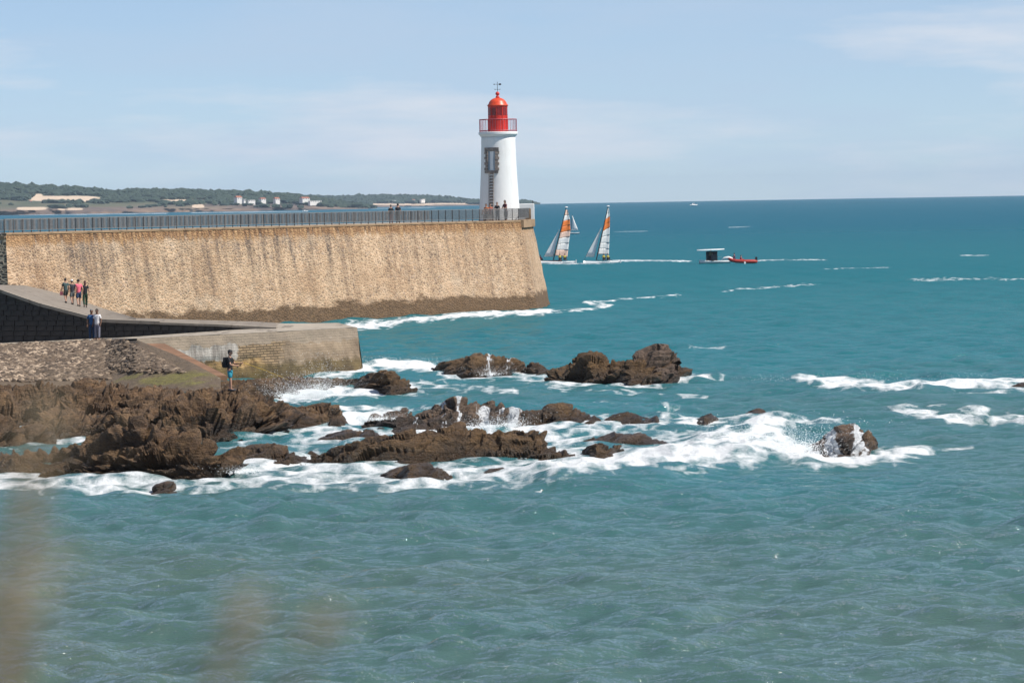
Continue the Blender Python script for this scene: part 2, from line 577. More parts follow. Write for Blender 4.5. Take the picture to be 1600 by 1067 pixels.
def mat_sea():
    t = NT('sea_water')
    p = t.pos()
    b = t.b
    # suspended sand turns the inshore water olive, the open water teal to blue
    sp = t.n('ShaderNodeSeparateXYZ'); t.l(p, sp.inputs['Vector'])
    dist = sp.outputs['Y']
    pn = t.noise(t.mapv(p, (0.02, 0.012, 0)), 1.0, 4, 0.55)
    dd = t.math('ADD', dist, t.rng(pn, 0.3, 0.7, -60, 60))
    near = t.mix(t.rng(dd, 60, 190), (0.064, 0.108, 0.092), (0.015, 0.128, 0.150))
    far = t.mix(t.rng(dd, 200, 1100), near, (0.003, 0.092, 0.142))
    b.inputs['Roughness'].default_value = 0.10
    b.inputs['IOR'].default_value = 1.333
    t.col(far)
    n1 = t.noise(t.mapv(p, (0.55, 0.95, 1), (0, 0, 0), (0, 0, 0.12)), 1.0, 5, 0.6)
    n2 = t.noise(t.mapv(p, (2.2, 3.8, 1), (0, 0, 0), (0, 0, -0.2)), 1.0, 4, 0.6)
    hh = t.math('ADD', t.math('MULTIPLY', n1, 1.0), t.math('MULTIPLY', n2, 0.42))
    nrm = t.bump(hh, 0.45, 1.0)
    # facets too small to mesh further out
    fn = t.noise(t.mapv(p, (0.30, 0.045, 1)), 1.0, 6, 0.65, 'Color')
    va = t.n('ShaderNodeVectorMath', operation='SUBTRACT'); t.l(fn, va.inputs[0]); va.inputs[1].default_value = (0.5, 0.5, 0.5)
    vb = t.n('ShaderNodeVectorMath', operation='SCALE'); t.l(va.outputs[0], vb.inputs[0]); t.l(t.rng(dist, 110, 600, 0.15, 1.5), vb.inputs['Scale'])
    vc = t.n('ShaderNodeVectorMath', operation='MULTIPLY'); t.l(vb.outputs[0], vc.inputs[0]); vc.inputs[1].default_value = (0.7, 1.0, 0.0)
    gn = t.noise(t.mapv(p, (0.85, 1.0, 1), (5, 9, 0), (0, 0, 0.15)), 1.0, 6, 0.66, 'Color')
    wa = t.n('ShaderNodeVectorMath', operation='SUBTRACT'); t.l(gn, wa.inputs[0]); wa.inputs[1].default_value = (0.5, 0.5, 0.5)
    wb2 = t.n('ShaderNodeVectorMath', operation='SCALE'); t.l(wa.outputs[0], wb2.inputs[0]); t.l(t.rng(dist, 70, 420, 0.64, 0.35), wb2.inputs['Scale'])
    wc = t.n('ShaderNodeVectorMath', operation='MULTIPLY'); t.l(wb2.outputs[0], wc.inputs[0]); wc.inputs[1].default_value = (0.8, 1.0, 0.0)
    v0 = t.n('ShaderNodeVectorMath', operation='ADD'); t.l(nrm, v0.inputs[0]); t.l(wc.outputs[0], v0.inputs[1])
    vd = t.n('ShaderNodeVectorMath', operation='ADD'); t.l(v0.outputs[0], vd.inputs[0]); t.l(vc.outputs[0], vd.inputs[1])
    ve = t.n('ShaderNodeVectorMath', operation='NORMALIZE'); t.l(vd.outputs[0], ve.inputs[0])
    df = t.n('ShaderNodeBsdfDiffuse')               # light scattered back out of the turbid water
    t.l(far, df.inputs['Color'])
    gl = t.n('ShaderNodeBsdfGlossy')
    gl.inputs['Color'].default_value = (1, 1, 1, 1)
    t.l(ve.outputs[0], gl.inputs['Normal'])
    t.l(t.rng(dist, 120, 900, 0.06, 0.28), gl.inputs['Roughness'])
    fr = t.n('ShaderNodeFresnel'); fr.inputs['IOR'].default_value = 1.333
    t.l(ve.outputs[0], fr.inputs['Normal'])
    ff = t.math('MULTIPLY', fr.outputs[0], t.rng(dist, 90, 420, 1.0, 0.30))   # crests hide the mirror-like far slopes
    wsh = t.n('ShaderNodeMixShader')
    t.l(ff, wsh.inputs[0]); t.l(df.outputs[0], wsh.inputs[1]); t.l(gl.outputs[0], wsh.inputs[2])
    # foam
    fa = t.attr('foam').outputs['Fac']
    f1 = t.noise(t.mapv(p, (0.55, 0.36, 0.6)), 1.0, 10, 0.78)
    w = t.n('ShaderNodeTexVoronoi', feature='DISTANCE_TO_EDGE', Scale=0.9)
    wp = t.mix(0.5, t.mapv(p, (1.0, 0.5, 1)), t.n('ShaderNodeTexNoise', Scale=1.0, Detail=3).outputs['Color'], 'ADD')
    t.l(wp, w.inputs['Vector'])
    lace = t.rng(w.outputs['Distance'], 0.0, 0.30, 0.34, -0.24)
    nz = t.math('ADD', t.rng(f1, 0.3, 0.7, -0.55, 0.55), lace)
    fm = t.rng(t.math('ADD', fa, t.math('MULTIPLY', nz, 0.95)), 0.46, 1.12)
    fm = t.math('MULTIPLY', fm, t.rng(fa, 0.03, 0.15))
    fb = t.n('ShaderNodeBsdfPrincipled')
    fb.inputs['Base Color'].default_value = (0.80, 0.82, 0.83, 1)
    fb.inputs['Roughness'].default_value = 0.9
    fb.inputs['Specular IOR Level'].default_value = 0.2
    t.l(t.bump(f1, 0.35, 1.0), fb.inputs['Normal'])
    ms = t.n('ShaderNodeMixShader')
    t.l(fm, ms.inputs[0]); t.l(wsh.outputs[0], ms.inputs[1]); t.l(fb.outputs[0], ms.inputs[2])
    t.l(ms.outputs[0], t.out.inputs['Surface'])
    return t.m


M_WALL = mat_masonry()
M_WALL_SHADED = mat_masonry('shaded_rubble_masonry', True)
M_ROCK_SHORE = mat_rock('shore_rock', (0.040, 0.022, 0.012), (0.145, 0.078, 0.035), (0.36, 0.215, 0.11), 0.5)
M_ROCK_WEED = mat_rock('weedy_rock', (0.050, 0.028, 0.013), (0.125, 0.068, 0.028), (0.25, 0.145, 0.066), 0.7)
M_ROCK_WET = mat_rock('wet_rock', (0.06, 0.042, 0.032), (0.14, 0.092, 0.064), (0.23, 0.155, 0.11), 0.4)
M_CONC = mat_concrete('weathered_concrete', (0.36, 0.28, 0.20))
M_DECK = mat_concrete('deck_concrete', (0.40, 0.36, 0.31), attr=False)
M_QUAY = mat_quay_front()
M_SEA = mat_sea()
M_WHITE = simple('white_render', (0.76, 0.76, 0.75), 0.7, 0.04, 1.5)
M_RED = simple('red_paint', (0.62, 0.030, 0.016), 0.42, 0.12, 3.0)
M_REDDOME = simple('orange_red_paint', (0.72, 0.075, 0.025), 0.40, 0.1, 3.0)
M_PINKRAIL = simple('faded_red_rail', (0.42, 0.10, 0.13), 0.5, 0.2, 3.0)
M_GRANITE = simple('grey_granite', (0.27, 0.22, 0.19), 0.9, 0.35, 5.0, bump=0.03)
M_SHUTTER = simple('blue_grey_shutter', (0.30, 0.36, 0.42), 0.6, 0.1)
M_IRON = simple('dark_iron', (0.035, 0.028, 0.027), 0.6, 0.3)
M_GALV = simple('grey_bars', (0.20, 0.195, 0.19), 0.55, 0.2)
M_PALERAIL = simple('pale_bars', (0.55, 0.54, 0.52), 0.5, 0.1)
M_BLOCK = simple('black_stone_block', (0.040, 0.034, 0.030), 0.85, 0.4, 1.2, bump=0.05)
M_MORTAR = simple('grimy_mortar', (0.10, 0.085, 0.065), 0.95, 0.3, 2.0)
M_SAIL = simple('white_sail', (0.78, 0.77, 0.75), 0.6, 0.04)
M_ORANGE = simple('orange_sail', (0.85, 0.22, 0.04), 0.6, 0.1)
M_JIB = simple('grey_jib', (0.70, 0.72, 0.74), 0.6, 0.05)
M_BLACK = simple('black_spar', (0.02, 0.02, 0.022), 0.45, 0.2)
M_HULL = simple('white_hull', (0.75, 0.75, 0.74), 0.3, 0.04)
M_REDTUBE = simple('red_tube', (0.42, 0.035, 0.022), 0.5, 0.2)
M_SKIN = simple('skin', (0.42, 0.23, 0.155), 0.6, 0.08)
M_SKIN2 = simple('brown_skin', (0.17, 0.085, 0.05), 0.6, 0.08)
M_HAIR = simple('dark_hair', (0.020, 0.013, 0.010), 0.6, 0.3)
M_HAIRG = simple('grey_hair', (0.18, 0.17, 0.16), 0.6, 0.3)
M_EYE = simple('dark_eye', (0.015, 0.012, 0.010), 0.3, 0.1)


def cloth(name, c):
    return simple(name, c, 0.85, 0.15, 14.0, bump=0.01)


# ------------------------------------------------------------------ sea
FOAM = [  # polyline in photo pixels on the sea plane, half thickness px, strength, crest height m
    ([(-60, 768), (0, 762), (120, 757), (300, 755), (450, 748), (600, 752), (750, 747), (880, 740)], 15, 0.82, 0.06),
    ([(0, 748), (150, 750), (300, 752)], 8, 0.75, 0.0),
    ([(360, 738), (480, 730), (600, 738), (740, 738), (860, 730), (905, 722)], 15, 0.80, 0.05),
    ([(870, 745), (930, 737), (1000, 728), (1080, 717), (1150, 703), (1190, 692)], 17, 1.12, 0.5),
    ([(1060, 728), (1150, 715), (1220, 705), (1255, 715)], 17, 1.12, 0.4),
    ([(1110, 690), (1160, 680), (1190, 668), (1215, 672)], 11, 1.15, 0.35),
    ([(1190, 712), (1260, 720), (1330, 722), (1390, 713), (1440, 706)], 8, 1.3, 0.1),
    ([(1390, 708), (1470, 702), (1540, 697)], 2.5, 0.72, 0.05),
    ([(1250, 597), (1285, 602), (1330, 604), (1380, 608), (1440, 609)], 6, 1.15, 0.36),
    ([(1440, 608), (1500, 606), (1550, 602), (1600, 601), (1660, 601)], 5, 1.1, 0.32),
    ([(1500, 616), (1600, 616)], 2.5, 0.7, 0.0),
    ([(1405, 640), (1440, 648), (1490, 655), (1540, 657), (1610, 655)], 8, 0.9, 0.15),
    ([(1455, 636), (1490, 642), (1540, 647)], 4, 0.75, 0.1),
    ([(560, 580), (600, 572), (640, 575), (690, 580)], 8, 1.3, 0.30),
    ([(500, 592), (560, 584), (600, 588)], 5, 0.8, 0.1),
    ([(548, 513), (600, 508), (660, 501), (730, 494), (800, 490), (855, 488)], 4.5, 1.2, 0.15),
    ([(540, 505), (620, 500), (700, 494)], 3, 0.5, 0.0),
    ([(860, 488), (930, 483), (955, 478), (915, 474)], 2.2, 0.85, 0.05),
    ([(915, 473), (990, 467), (1060, 462)], 1.6, 0.7, 0.05),
    ([(690, 590), (760, 588), (850, 592), (870, 600)], 6, 0.75, 0.05),
    ([(660, 600), (720, 608), (800, 612)], 5, 0.66, 0.05),
    ([(860, 606), (950, 612), (1050, 618), (1100, 622)], 3, 0.62, 0.0),
    ([(1020, 600), (1070, 594), (1125, 589)], 3, 0.9, 0.1),
    ([(430, 622), (480, 622), (530, 616), (600, 612), (640, 606)], 9, 1.1, 0.12),
    ([(530, 642), (600, 641), (690, 640)], 3.5, 0.9, 0.08),
    ([(525, 665), (560, 656), (610, 655)], 10, 1.25, 0.1),
    ([(430, 682), (480, 688), (530, 690), (600, 678)], 8, 0.66, 0.05),
    ([(350, 705), (420, 690), (480, 700)], 6, 0.5, 0.0),
    ([(-20, 712), (30, 716), (90, 708), (140, 700)], 4, 0.52, 0.0),
    ([(750, 678), (830, 672), (930, 668), (1040, 664)], 5, 0.9, 0.08),
    ([(840, 682), (890, 692), (920, 705)], 13, 0.85, 0.05),
    ([(900, 678), (1000, 676), (1100, 682)], 6, 0.72, 0.05),
    ([(1035, 654), (1090, 655), (1150, 657), (1220, 652)], 4, 0.8, 0.1),
    ([(1100, 672), (1180, 664), (1260, 660), (1310, 660)], 4, 0.62, 0.12),
    ([(1285, 660), (1310, 662)], 4, 0.8, 0.2),
    ([(952, 408), (1010, 407), (1076, 408)], 1.5, 0.85, 0.03),
    ([(835, 411), (900, 412), (960, 411)], 1.2, 0.75, 0.02),
    ([(1185, 407), (1225, 406), (1290, 406)], 1.0, 0.75, 0.02),
    ([(1130, 456), (1200, 449), (1280, 444)], 1.2, 0.55, 0.0),
    ([(1290, 420), (1390, 418)], 0.9, 0.5, 0.0),
    ([(1420, 438), (1520, 436), (1620, 437)], 1.2, 0.55, 0.0),
    ([(1500, 399), (1545, 399)], 0.9, 0.6, 0.0),
    ([(960, 362), (1010, 361)], 0.7, 0.5, 0.0),
    ([(1140, 355), (1170, 354)], 0.7, 0.5, 0.0),
    ([(1075, 545), (1150, 543)], 1.5, 0.5, 0.0),
    ([(930, 628), (1000, 634), (1080, 640)], 2, 0.5, 0.0),
    ([(0, 334), (120, 333.5), (260, 332)], 0.7, 0.7, 0.0),
    ([(300, 331), (480, 329)], 0.6, 0.7, 0.0),
    ([(580, 324.5), (680, 322.5)], 0.6, 0.6, 0.0),
]
ROCK_FEET = []   # waterline points of the rocks, filled in by rock()


def build_sea():
    a_in = np.linspace(-0.172, 0.172, 540)
    a_out = np.linspace(0.19, 1.35, 26) ** 1.0
    ang = np.concatenate([-a_out[::-1], a_in, a_out])
    r, rows = 26.0, []
    while r < 430:
        rows.append(r)
        r += (0.19 if r > 64 else 0.4) + 0.0019 * max(0, r - 80)
    while r < 2600:
        rows.append(r)
        r += 0.86 * (r / 430) ** 2.05
    while r < 17000:
        rows.append(r)
        r *= 1.035
    rr = np.array(rows)
    dr = np.gradient(rr)
    A, R = np.meshgrid(ang, rr)
    X, Y = R * np.sin(A), R * np.cos(A)
    Z = np.zeros_like(X)
    rng = np.random.default_rng(5)
    lam = np.exp(rng.uniform(math.log(0.7), math.log(5.5), 80))
    for L in lam:
        th = -math.pi / 2 + rng.normal(0, 0.62)
        k = 2 * math.pi / L
        amp = 0.0088 * L ** 0.62
        fade = np.clip(1.6 - 4.5 * dr / L, 0, 1)[:, None]
        ph = k * (X * math.cos(th) + Y * math.sin(th)) + rng.uniform(0, 6.28)
        s = np.sin(ph)
        Z += amp * fade * (s + 0.25 * np.cos(2 * ph))
    # groups of higher and lower chop
    q = np.stack([X * 0.05, Y * 0.035, np.zeros_like(X)], -1)
    Z *= 1.0 + 0.7 * perlin(q)
    px, py = to_px(X, Y, np.zeros_like(X))
    foam = np.zeros_like(X)
    sel_all = (R > 60) & (R < 16000) & (np.abs(A) < 0.18)
    for poly, th, st, hg in FOAM:
        xs = [p[0] for p in poly]; ys = [p[1] for p in poly]
        mg = th * 4 + 4
        sel = sel_all & (px > min(xs) - 60 - mg) & (px < max(xs) + 60 + mg) & (py > min(ys) - mg) & (py < max(ys) + mg)
        if not sel.any(): continue
        x, y = px[sel], py[sel]
        wob = fbm(np.stack([x * 0.03, y * 0.09, np.full_like(x, th)], -1), 3)
        best = np.full(x.shape, 1e9)
        for (x0, y0), (x1, y1) in zip(poly[:-1], poly[1:]):
            ex, ey = x1 - x0, y1 - y0
            t = np.clip(((x - x0) * ex + (y - y0) * ey) / (ex * ex + ey * ey), 0, 1)
            d = np.hypot((x - x0 - t * ex) * 0.45, (y - y0 - t * ey))
            best = np.minimum(best, d)
        d = best / th + wob * 0.45
        f = st * 0.95 * np.clip(1.2 - 0.8 * d, 0, 1)
        foam[sel] = np.maximum(foam[sel], f)
        if hg: Z[sel] += 0.7 * hg * np.exp(-(best / (th * 1.15)) ** 2) * (0.85 + 0.25 * wob)
    # foam washing round the rocks
    if ROCK_FEET:
        feet = np.array(ROCK_FEET, np.float32)
        sel = (Y > 95) & (Y < 225) & (np.abs(A) < 0.18)
        pts = np.stack([X[sel], Y[sel]], -1).astype(np.float32)
        dm = np.full(len(pts), 1e9, np.float32)
        for f in feet:
            dm = np.minimum(dm, (pts[:, 0] - f[0]) ** 2 + ((pts[:, 1] - f[1]) * 0.55) ** 2)
        dm = np.sqrt(dm)
        nz = fbm(np.stack([pts[:, 0] * 0.22, pts[:, 1] * 0.12, np.zeros(len(pts))], -1), 4)
        ff = np.clip(0.70 - dm * 0.42 + nz * 0.75, 0, 0.85) * np.clip(1.5 - dm * 0.42, 0, 1)
        foam[sel] = np.maximum(foam[sel], ff)
    # the smooth green face of the wave about to break
    for cx, cy, wx, wy, hg in ((905, 752, 70, 9, 0.38), (1010, 752, 60, 9, 0.28), (1170, 722, 60, 7, 0.2), (1420, 625, 120, 6, 0.3), (700, 790, 300, 10, 0.16), (150, 790, 220, 9, 0.16)):
        Z += hg * np.exp(-((px - cx) / wx) ** 2 - ((py - cy) / wy) ** 2)
    fl = fbm(np.stack([X * 0.9, Y * 0.6, Z * 0], -1), 3)
    Z += np.clip(foam - 0.45, 0, 1) * 0.13 * fl * (R < 430)
    Z -= R * R / (2 * REARTH)
    o = grid_obj('sea', np.stack([X, Y, Z], -1), M_SEA)
    set_attr(o, 'foam', foam)
    tag(o, kind='structure')
    return o


# ------------------------------------------------------------------ rocks
def lerp_poly(poly, x):
    xs = [p[0] for p in poly]; ys = [p[1] for p in poly]
    return np.interp(x, xs, ys)


def rock(label, top, base, depth, mat, rough=1.0, seed=0, stream=None, front=0.55, weed=0.6, foot=True, res=1.6, name='rock'):
    """top/base: silhouette and front waterline in photo pixels; depth: metres from front to back foot"""
    x0, x1 = min(top[0][0], base[0][0]), max(top[-1][0], base[-1][0])
    nu = int(max(24, (x1 - x0) / res))
    xs = np.linspace(x0, x1, nu)
    yt, yb = lerp_poly(top, xs), lerp_poly(base, xs)
    nw = int(max(22, min(110, 26 + depth * 5 + (yb - yt).max() * 0.45)))
    w = np.linspace(0, 2, nw)
    P = np.zeros((nu, nw, 3))
    wd = np.zeros((nu, nw))
    hmax = 0
    for i, x in enumerate(xs):
        g = PZ(x, yb[i], 0.0)
        dloc = depth * (0.35 + 0.65 * math.sin(math.pi * (i + 0.5) / nu) ** 0.6)
        rd = PD(x, yt[i], g.y + dloc * 0.45)
        zr = max(rd.z, 0.02)
        hmax = max(hmax, zr)
        bk = g.y + dloc
        for j, ww in enumerate(w):
            if ww <= 1:
                s = ww
                z = -0.7 + (zr + 0.7) * (math.sin(s * math.pi / 2) ** (front * 1.25))
                y = g.y - 0.5 + (rd.y - g.y + 0.5) * s ** 1.15
            else:
                s = ww - 1
                z = -0.7 + (zr + 0.7) * (math.cos(s * math.pi / 2) ** 0.8)
                y = rd.y + (bk - rd.y) * s
            # widen with depth along the line of sight
            P[i, j] = (g.x * y / g.y, y, z)
            wd[i, j] = z
        if foot and i % 5 == 0:
            ROCK_FEET.append((g.x, g.y)); ROCK_FEET.append((g.x * bk / g.y, bk))
    # normals of the smooth body
    du = np.gradient(P, axis=0); dv = np.gradient(P, axis=1)
    N = np.cross(du, dv)
    N /= np.linalg.norm(N, axis=-1)[..., None] + 1e-9
    if N[nu // 2, nw // 2, 2] < 0: N = -N
    Q = P + seed * 13.7
    sc = min(1.0, 0.35 + hmax * 0.35) * rough
    # tilted beds: features drawn out along the bedding, sharp creases between
    ca, sa = math.cos(0.30), math.sin(0.30)
    B = np.array([[ca, 0.15, sa], [0.0, 1.0, 0.1], [-sa, 0.1, ca]])
    E = (Q @ B.T)
    Ea = E * np.array([0.27, 0.36, 1.35])
    r1 = 1 - 2 * np.abs(fbm(Ea * 0.75, 3, 0.55))
    r2 = 1 - 2 * np.abs(fbm(Ea * 2.1 + 31, 4, 0.6))
    f1, f2, cid, ti = worley(Ea * np.array([0.8, 0.8, 1.0]) + 0.35 * fbm(Ea, 2)[..., None])
    crack = np.exp(-((f2 - f1) / 0.10) ** 2)
    g1, g2, gid, tj = worley(Ea * np.array([2.0, 2.0, 2.2]) + 40)
    crack2 = np.exp(-((g2 - g1) / 0.13) ** 2)
    d = 0.80 * (cid - 0.42) - 0.45 * crack + 0.34 * (gid - 0.5) - 0.20 * crack2 + 0.26 * r1 + 0.17 * r2 - 0.08 + 0.10 * fbm(Q * 2.6, 3) + 0.55 * ti + 0.32 * tj
    env = np.clip((wd + 0.75) / 0.6, 0.2, 1.0)
    P = P + N * (d * sc * env * 0.78)[..., None]
    # keep the skyline where it is
    qx, qy = to_px(P[..., 0], P[..., 1], P[..., 2])
    ex = (yt - qy.min(axis=1)) * P[:, nw // 2, 1] / FPX
    kk = max(3, nu // 14) | 1
    pad = np.pad(ex, kk // 2, mode='edge')
    ex = np.convolve(pad, np.ones(kk) / kk, mode='valid')
    P[..., 2] -= ex[:, None] * np.clip((P[..., 2] + 0.2) / max(0.5, hmax * 0.7), 0, 1)
    o = grid_obj(name, P, mat, smooth=True)
    me = o.data
    ny = np.clip(1.25 - P[..., 2] / max(hmax * 1.15, 0.5), 0, 1) * weed + 0.15
    set_attr(o, 'weed', ny)
    st = np.zeros((nu, nw))
    if stream:
        for cx, wpx, stg in stream:
            st = np.maximum(st, stg * np.exp(-((xs[:, None] - cx) / wpx) ** 2) * (w[None, :] < 1.12))
    set_attr(o, 'stream', st)
    tag(o, label, 'rock', 'rocks off the quay')
    # crisp facets on steep breaks
    try:
        me.set_sharp_from_angle(angle=math.radians(28))
    except Exception:
        pass
    return o


def build_rocks():
    S, W, T = M_ROCK_SHORE, M_ROCK_WEED, M_ROCK_WET
    rock('tall crumbling bank of brown rock below the cobbled slope, far left', [(-110, 612), (-40, 598), (0, 600), (30, 604), (60, 598), (100, 606), (128, 628), (140, 650)],
         [(-110, 668), (0, 668), (70, 666), (140, 662)], 14, S, 1.6, 31, weed=0.2)
    rock('shadowed rock bank with ledges under the cobbled slope', [(90, 640), (110, 606), (140, 592), (165, 596), (200, 604), (228, 620), (240, 650)],
         [(90, 664), (150, 662), (240, 660)], 12, S, 1.6, 32, weed=0.2)
    rock('grey ledge rock below the mossy patch', [(190, 640), (205, 612), (235, 602), (270, 606), (300, 612), (330, 622), (340, 650)],
         [(190, 660), (260, 660), (340, 656)], 11, S, 1.4, 33, weed=0.2)
    rock('rounded brown rock at the left edge above the still pool', [(-110, 655), (-40, 646), (0, 648), (20, 652), (32, 668), (40, 690)],
         [(-110, 704), (0, 702), (40, 698)], 5, S, 0.9, 34, weed=0.45)
    rock('low weedy rock beside the still pool', [(15, 690), (30, 670), (52, 662), (70, 668), (84, 690)],
         [(15, 699), (50, 698), (84, 692)], 4, S, 0.9, 35, weed=0.5)
    rock('broken brown rock face above the still pool', [(48, 670), (62, 646), (90, 636), (120, 642), (150, 650), (176, 664), (182, 684)],
         [(48, 688), (100, 686), (182, 682)], 7, S, 1.5, 36, weed=0.35)
    rock('stepped brown rock between the pool and the angler rock', [(140, 680), (160, 652), (190, 638), (215, 634), (250, 640), (275, 650), (290, 676)],
         [(140, 684), (220, 686), (290, 684)], 8, S, 1.5, 37, weed=0.3)
    rock('long jagged ridge of rock at the left edge above white foam', [(-80, 718), (0, 712), (40, 708), (100, 702), (150, 684), (190, 668), (225, 655), (262, 668), (300, 678), (330, 690), (350, 715), (362, 742)],
         [(-80, 742), (0, 740), (100, 742), (200, 744), (300, 748), (362, 750)], 9, S, 1.6, 2, weed=0.5)
    rock('layered brown rock the angler stands on', [(255, 650), (285, 618), (318, 606), (345, 608), (380, 611), (420, 620), (445, 634), (458, 642), (470, 645)],
         [(255, 690), (330, 690), (400, 686), (440, 676), (470, 672)], 15, S, 1.5, 3, weed=0.4)
    rock('blocky rock with a sheer right end beside white water', [(432, 655), (452, 640), (480, 634), (505, 629), (522, 631), (530, 645), (532, 664)],
         [(432, 674), (470, 672), (500, 670), (532, 669)], 6, S, 1.0, 4, weed=0.5)
    rock('flat brown rocks at the foot of the quay behind the angler', [(370, 606), (400, 592), (450, 588), (500, 590), (540, 592), (560, 600)],
         [(370, 626), (430, 624), (470, 618), (520, 612), (560, 608)], 9, W, 0.8, 5, weed=0.6)
    rock('weedy ledge along the quay foot behind the angler', [(290, 616), (315, 601), (350, 595), (390, 592), (425, 597), (440, 610)],
         [(290, 634), (360, 632), (440, 624)], 8, W, 0.8, 38, weed=0.6)
    rock('rounded brown rock just right of the quay corner', [(500, 606), (525, 592), (555, 592), (580, 583), (602, 578), (622, 584), (638, 598), (648, 612)],
         [(500, 608), (545, 610), (580, 614), (610, 618), (648, 615)], 6, W, 0.9, 6, weed=0.7)
    rock('flat-topped brown rock left of the double-peaked rock', [(680, 576), (690, 566), (720, 560), (748, 551), (775, 556), (800, 559), (815, 565), (822, 578)],
         [(680, 583), (700, 588), (740, 590), (780, 588), (822, 583)], 8, W, 0.9, 7, weed=0.7, stream=[(762, 6, 0.6), (796, 7, 0.55)])
    rock('small brown hump between the two big offshore rocks', [(818, 580), (832, 566), (842, 567), (855, 576), (866, 583)],
         [(818, 584), (840, 586), (866, 585)], 4, W, 0.7, 8, weed=0.7)
    rock('large double-peaked rock furthest out from the quay', [(853, 593), (870, 576), (895, 570), (908, 560), (922, 547), (936, 552), (950, 566), (980, 563), (1000, 560), (1030, 562), (1050, 565), (1066, 572), (1076, 588)],
         [(853, 597), (900, 598), (950, 600), (985, 604), (1020, 603), (1050, 596), (1076, 589)], 9, W, 1.0, 9, weed=0.7)
    rock('dark grey boulder crowning the double-peaked rock', [(996, 562), (1001, 548), (1018, 540), (1028, 536), (1042, 538), (1050, 548), (1058, 563)],
         [(996, 600), (1030, 600), (1058, 598)], 7, T, 0.6, 10, weed=0.0, foot=False)
    rock('ridge of wet rock streaked with falling water', [(574, 668), (590, 650), (612, 643), (632, 640), (650, 650), (672, 640), (700, 626), (714, 618), (728, 624), (748, 634), (768, 628), (790, 634), (806, 640), (815, 655)],
         [(574, 672), (620, 676), (660, 676), (720, 674), (780, 672), (815, 670)], 8, T, 1.0, 11, weed=0.35,
         stream=[(648, 3, 0.6), (693, 4, 0.62), (716, 3, 0.75), (697, 3, 0.5), (758, 12, 0.95), (800, 9, 0.85), (782, 5, 0.6)])
    rock('brown rock trailing to the right of the waterfall rock', [(806, 660), (815, 642), (850, 640), (862, 632), (874, 628), (888, 632), (905, 642), (920, 648), (945, 658)],
         [(806, 668), (850, 666), (900, 664), (945, 661)], 6, W, 0.9, 12, weed=0.5)
    rock('low knobbly rock in line right of the waterfall rock', [(945, 658), (960, 647), (980, 643), (1000, 648), (1015, 654), (1025, 648), (1036, 662)],
         [(945, 661), (990, 663), (1036, 664)], 4, W, 0.7, 13, weed=0.5)
    rock('long weed-covered rock across the middle foreground', [(478, 715), (500, 704), (540, 693), (580, 682), (620, 678), (660, 672), (700, 668), (720, 664), (735, 670), (760, 672), (800, 674), (838, 672), (852, 684), (858, 697), (880, 706), (905, 720)],
         [(478, 720), (560, 722), (640, 724), (720, 720), (800, 720), (850, 722), (905, 724)], 8, W, 0.95, 14, weed=0.8)
    rock('brown rock slab between the ridge and the long weedy rock', [(338, 720), (365, 704), (395, 694), (430, 692), (452, 698), (462, 712), (482, 722)],
         [(338, 724), (400, 726), (450, 728), (482, 725)], 6, W, 0.9, 15, weed=0.6)
    rock('small rocks behind the left end of the weedy rock', [(492, 690), (515, 678), (545, 670), (560, 674), (575, 669), (592, 680)],
         [(492, 690), (540, 692), (592, 688)], 4, T, 0.8, 16, weed=0.4)
    rock('rounded low rock just left of the breaking wave', [(898, 714), (914, 698), (938, 691), (955, 700), (968, 694), (982, 710)],
         [(903, 718), (930, 725), (955, 724), (977, 714)], 4, W, 0.9, 17, weed=0.6)
    rock('thin dark reef behind the breaking wave', [(908, 690), (940, 681), (960, 674), (985, 678), (1002, 675), (1020, 684), (1048, 692)],
         [(912, 695), (980, 696), (1046, 696)], 4, T, 0.7, 18, weed=0.4)
    rock('slim rock awash on the shoulder of the breaking wave', [(1020, 708), (1050, 695), (1075, 688), (1094, 692)],
         [(1022, 714), (1060, 708), (1092, 702)], 3, T, 0.6, 19, weed=0.4)
    rock('small pointed rock midway out in the channel', [(1076, 660), (1095, 650), (1112, 645), (1122, 656)],
         [(1076, 662), (1100, 664), (1122, 660)], 3, W, 0.6, 20, weed=0.4)
    rock('small dark rock alone right of the channel', [(1151, 656), (1170, 643), (1185, 637), (1200, 644), (1211, 652)],
         [(1151, 658), (1180, 657), (1211, 654)], 3, W, 0.6, 21, weed=0.3)
    rock('wave-drenched pyramid rock at the right, white water pouring off', [(1250, 712), (1262, 698), (1285, 688), (1303, 674), (1316, 664), (1332, 662), (1344, 680), (1356, 700), (1364, 716)],
         [(1250, 714), (1280, 719), (1320, 720), (1364, 718)], 5, T, 0.8, 22, weed=0.1,
         stream=[(1268, 20, 0.66), (1298, 10, 0.7), (1306, 6, 0.9), (1338, 9, 0.9), (1352, 9, 0.85)])
    rock('small brown stump behind the drenched pyramid rock', [(1342, 690), (1350, 676), (1358, 671), (1365, 678), (1367, 692)],
         [(1342, 706), (1355, 706), (1367, 704)], 1.6, W, 0.4, 23, weed=0.4, foot=False)
    rock('flat rock in the foam below the weedy rock', [(598, 742), (622, 730), (645, 724), (668, 722), (690, 734), (712, 748)],
         [(598, 748), (640, 756), (680, 752), (712, 750)], 4, W, 0.7, 24, weed=0.6)
    rock('little flat rock alone in foam below the weedy rock', [(748, 742), (765, 732), (785, 730), (802, 734), (813, 742)],
         [(748, 744), (780, 746), (813, 744)], 2.5, W, 0.5, 25, weed=0.6)
    rock('squat stone in the foam before the left ridge', [(236, 768), (246, 756), (262, 751), (276, 753), (279, 762)],
         [(236, 770), (258, 771), (279, 766)], 1.8, W, 0.5, 26, weed=0.4)
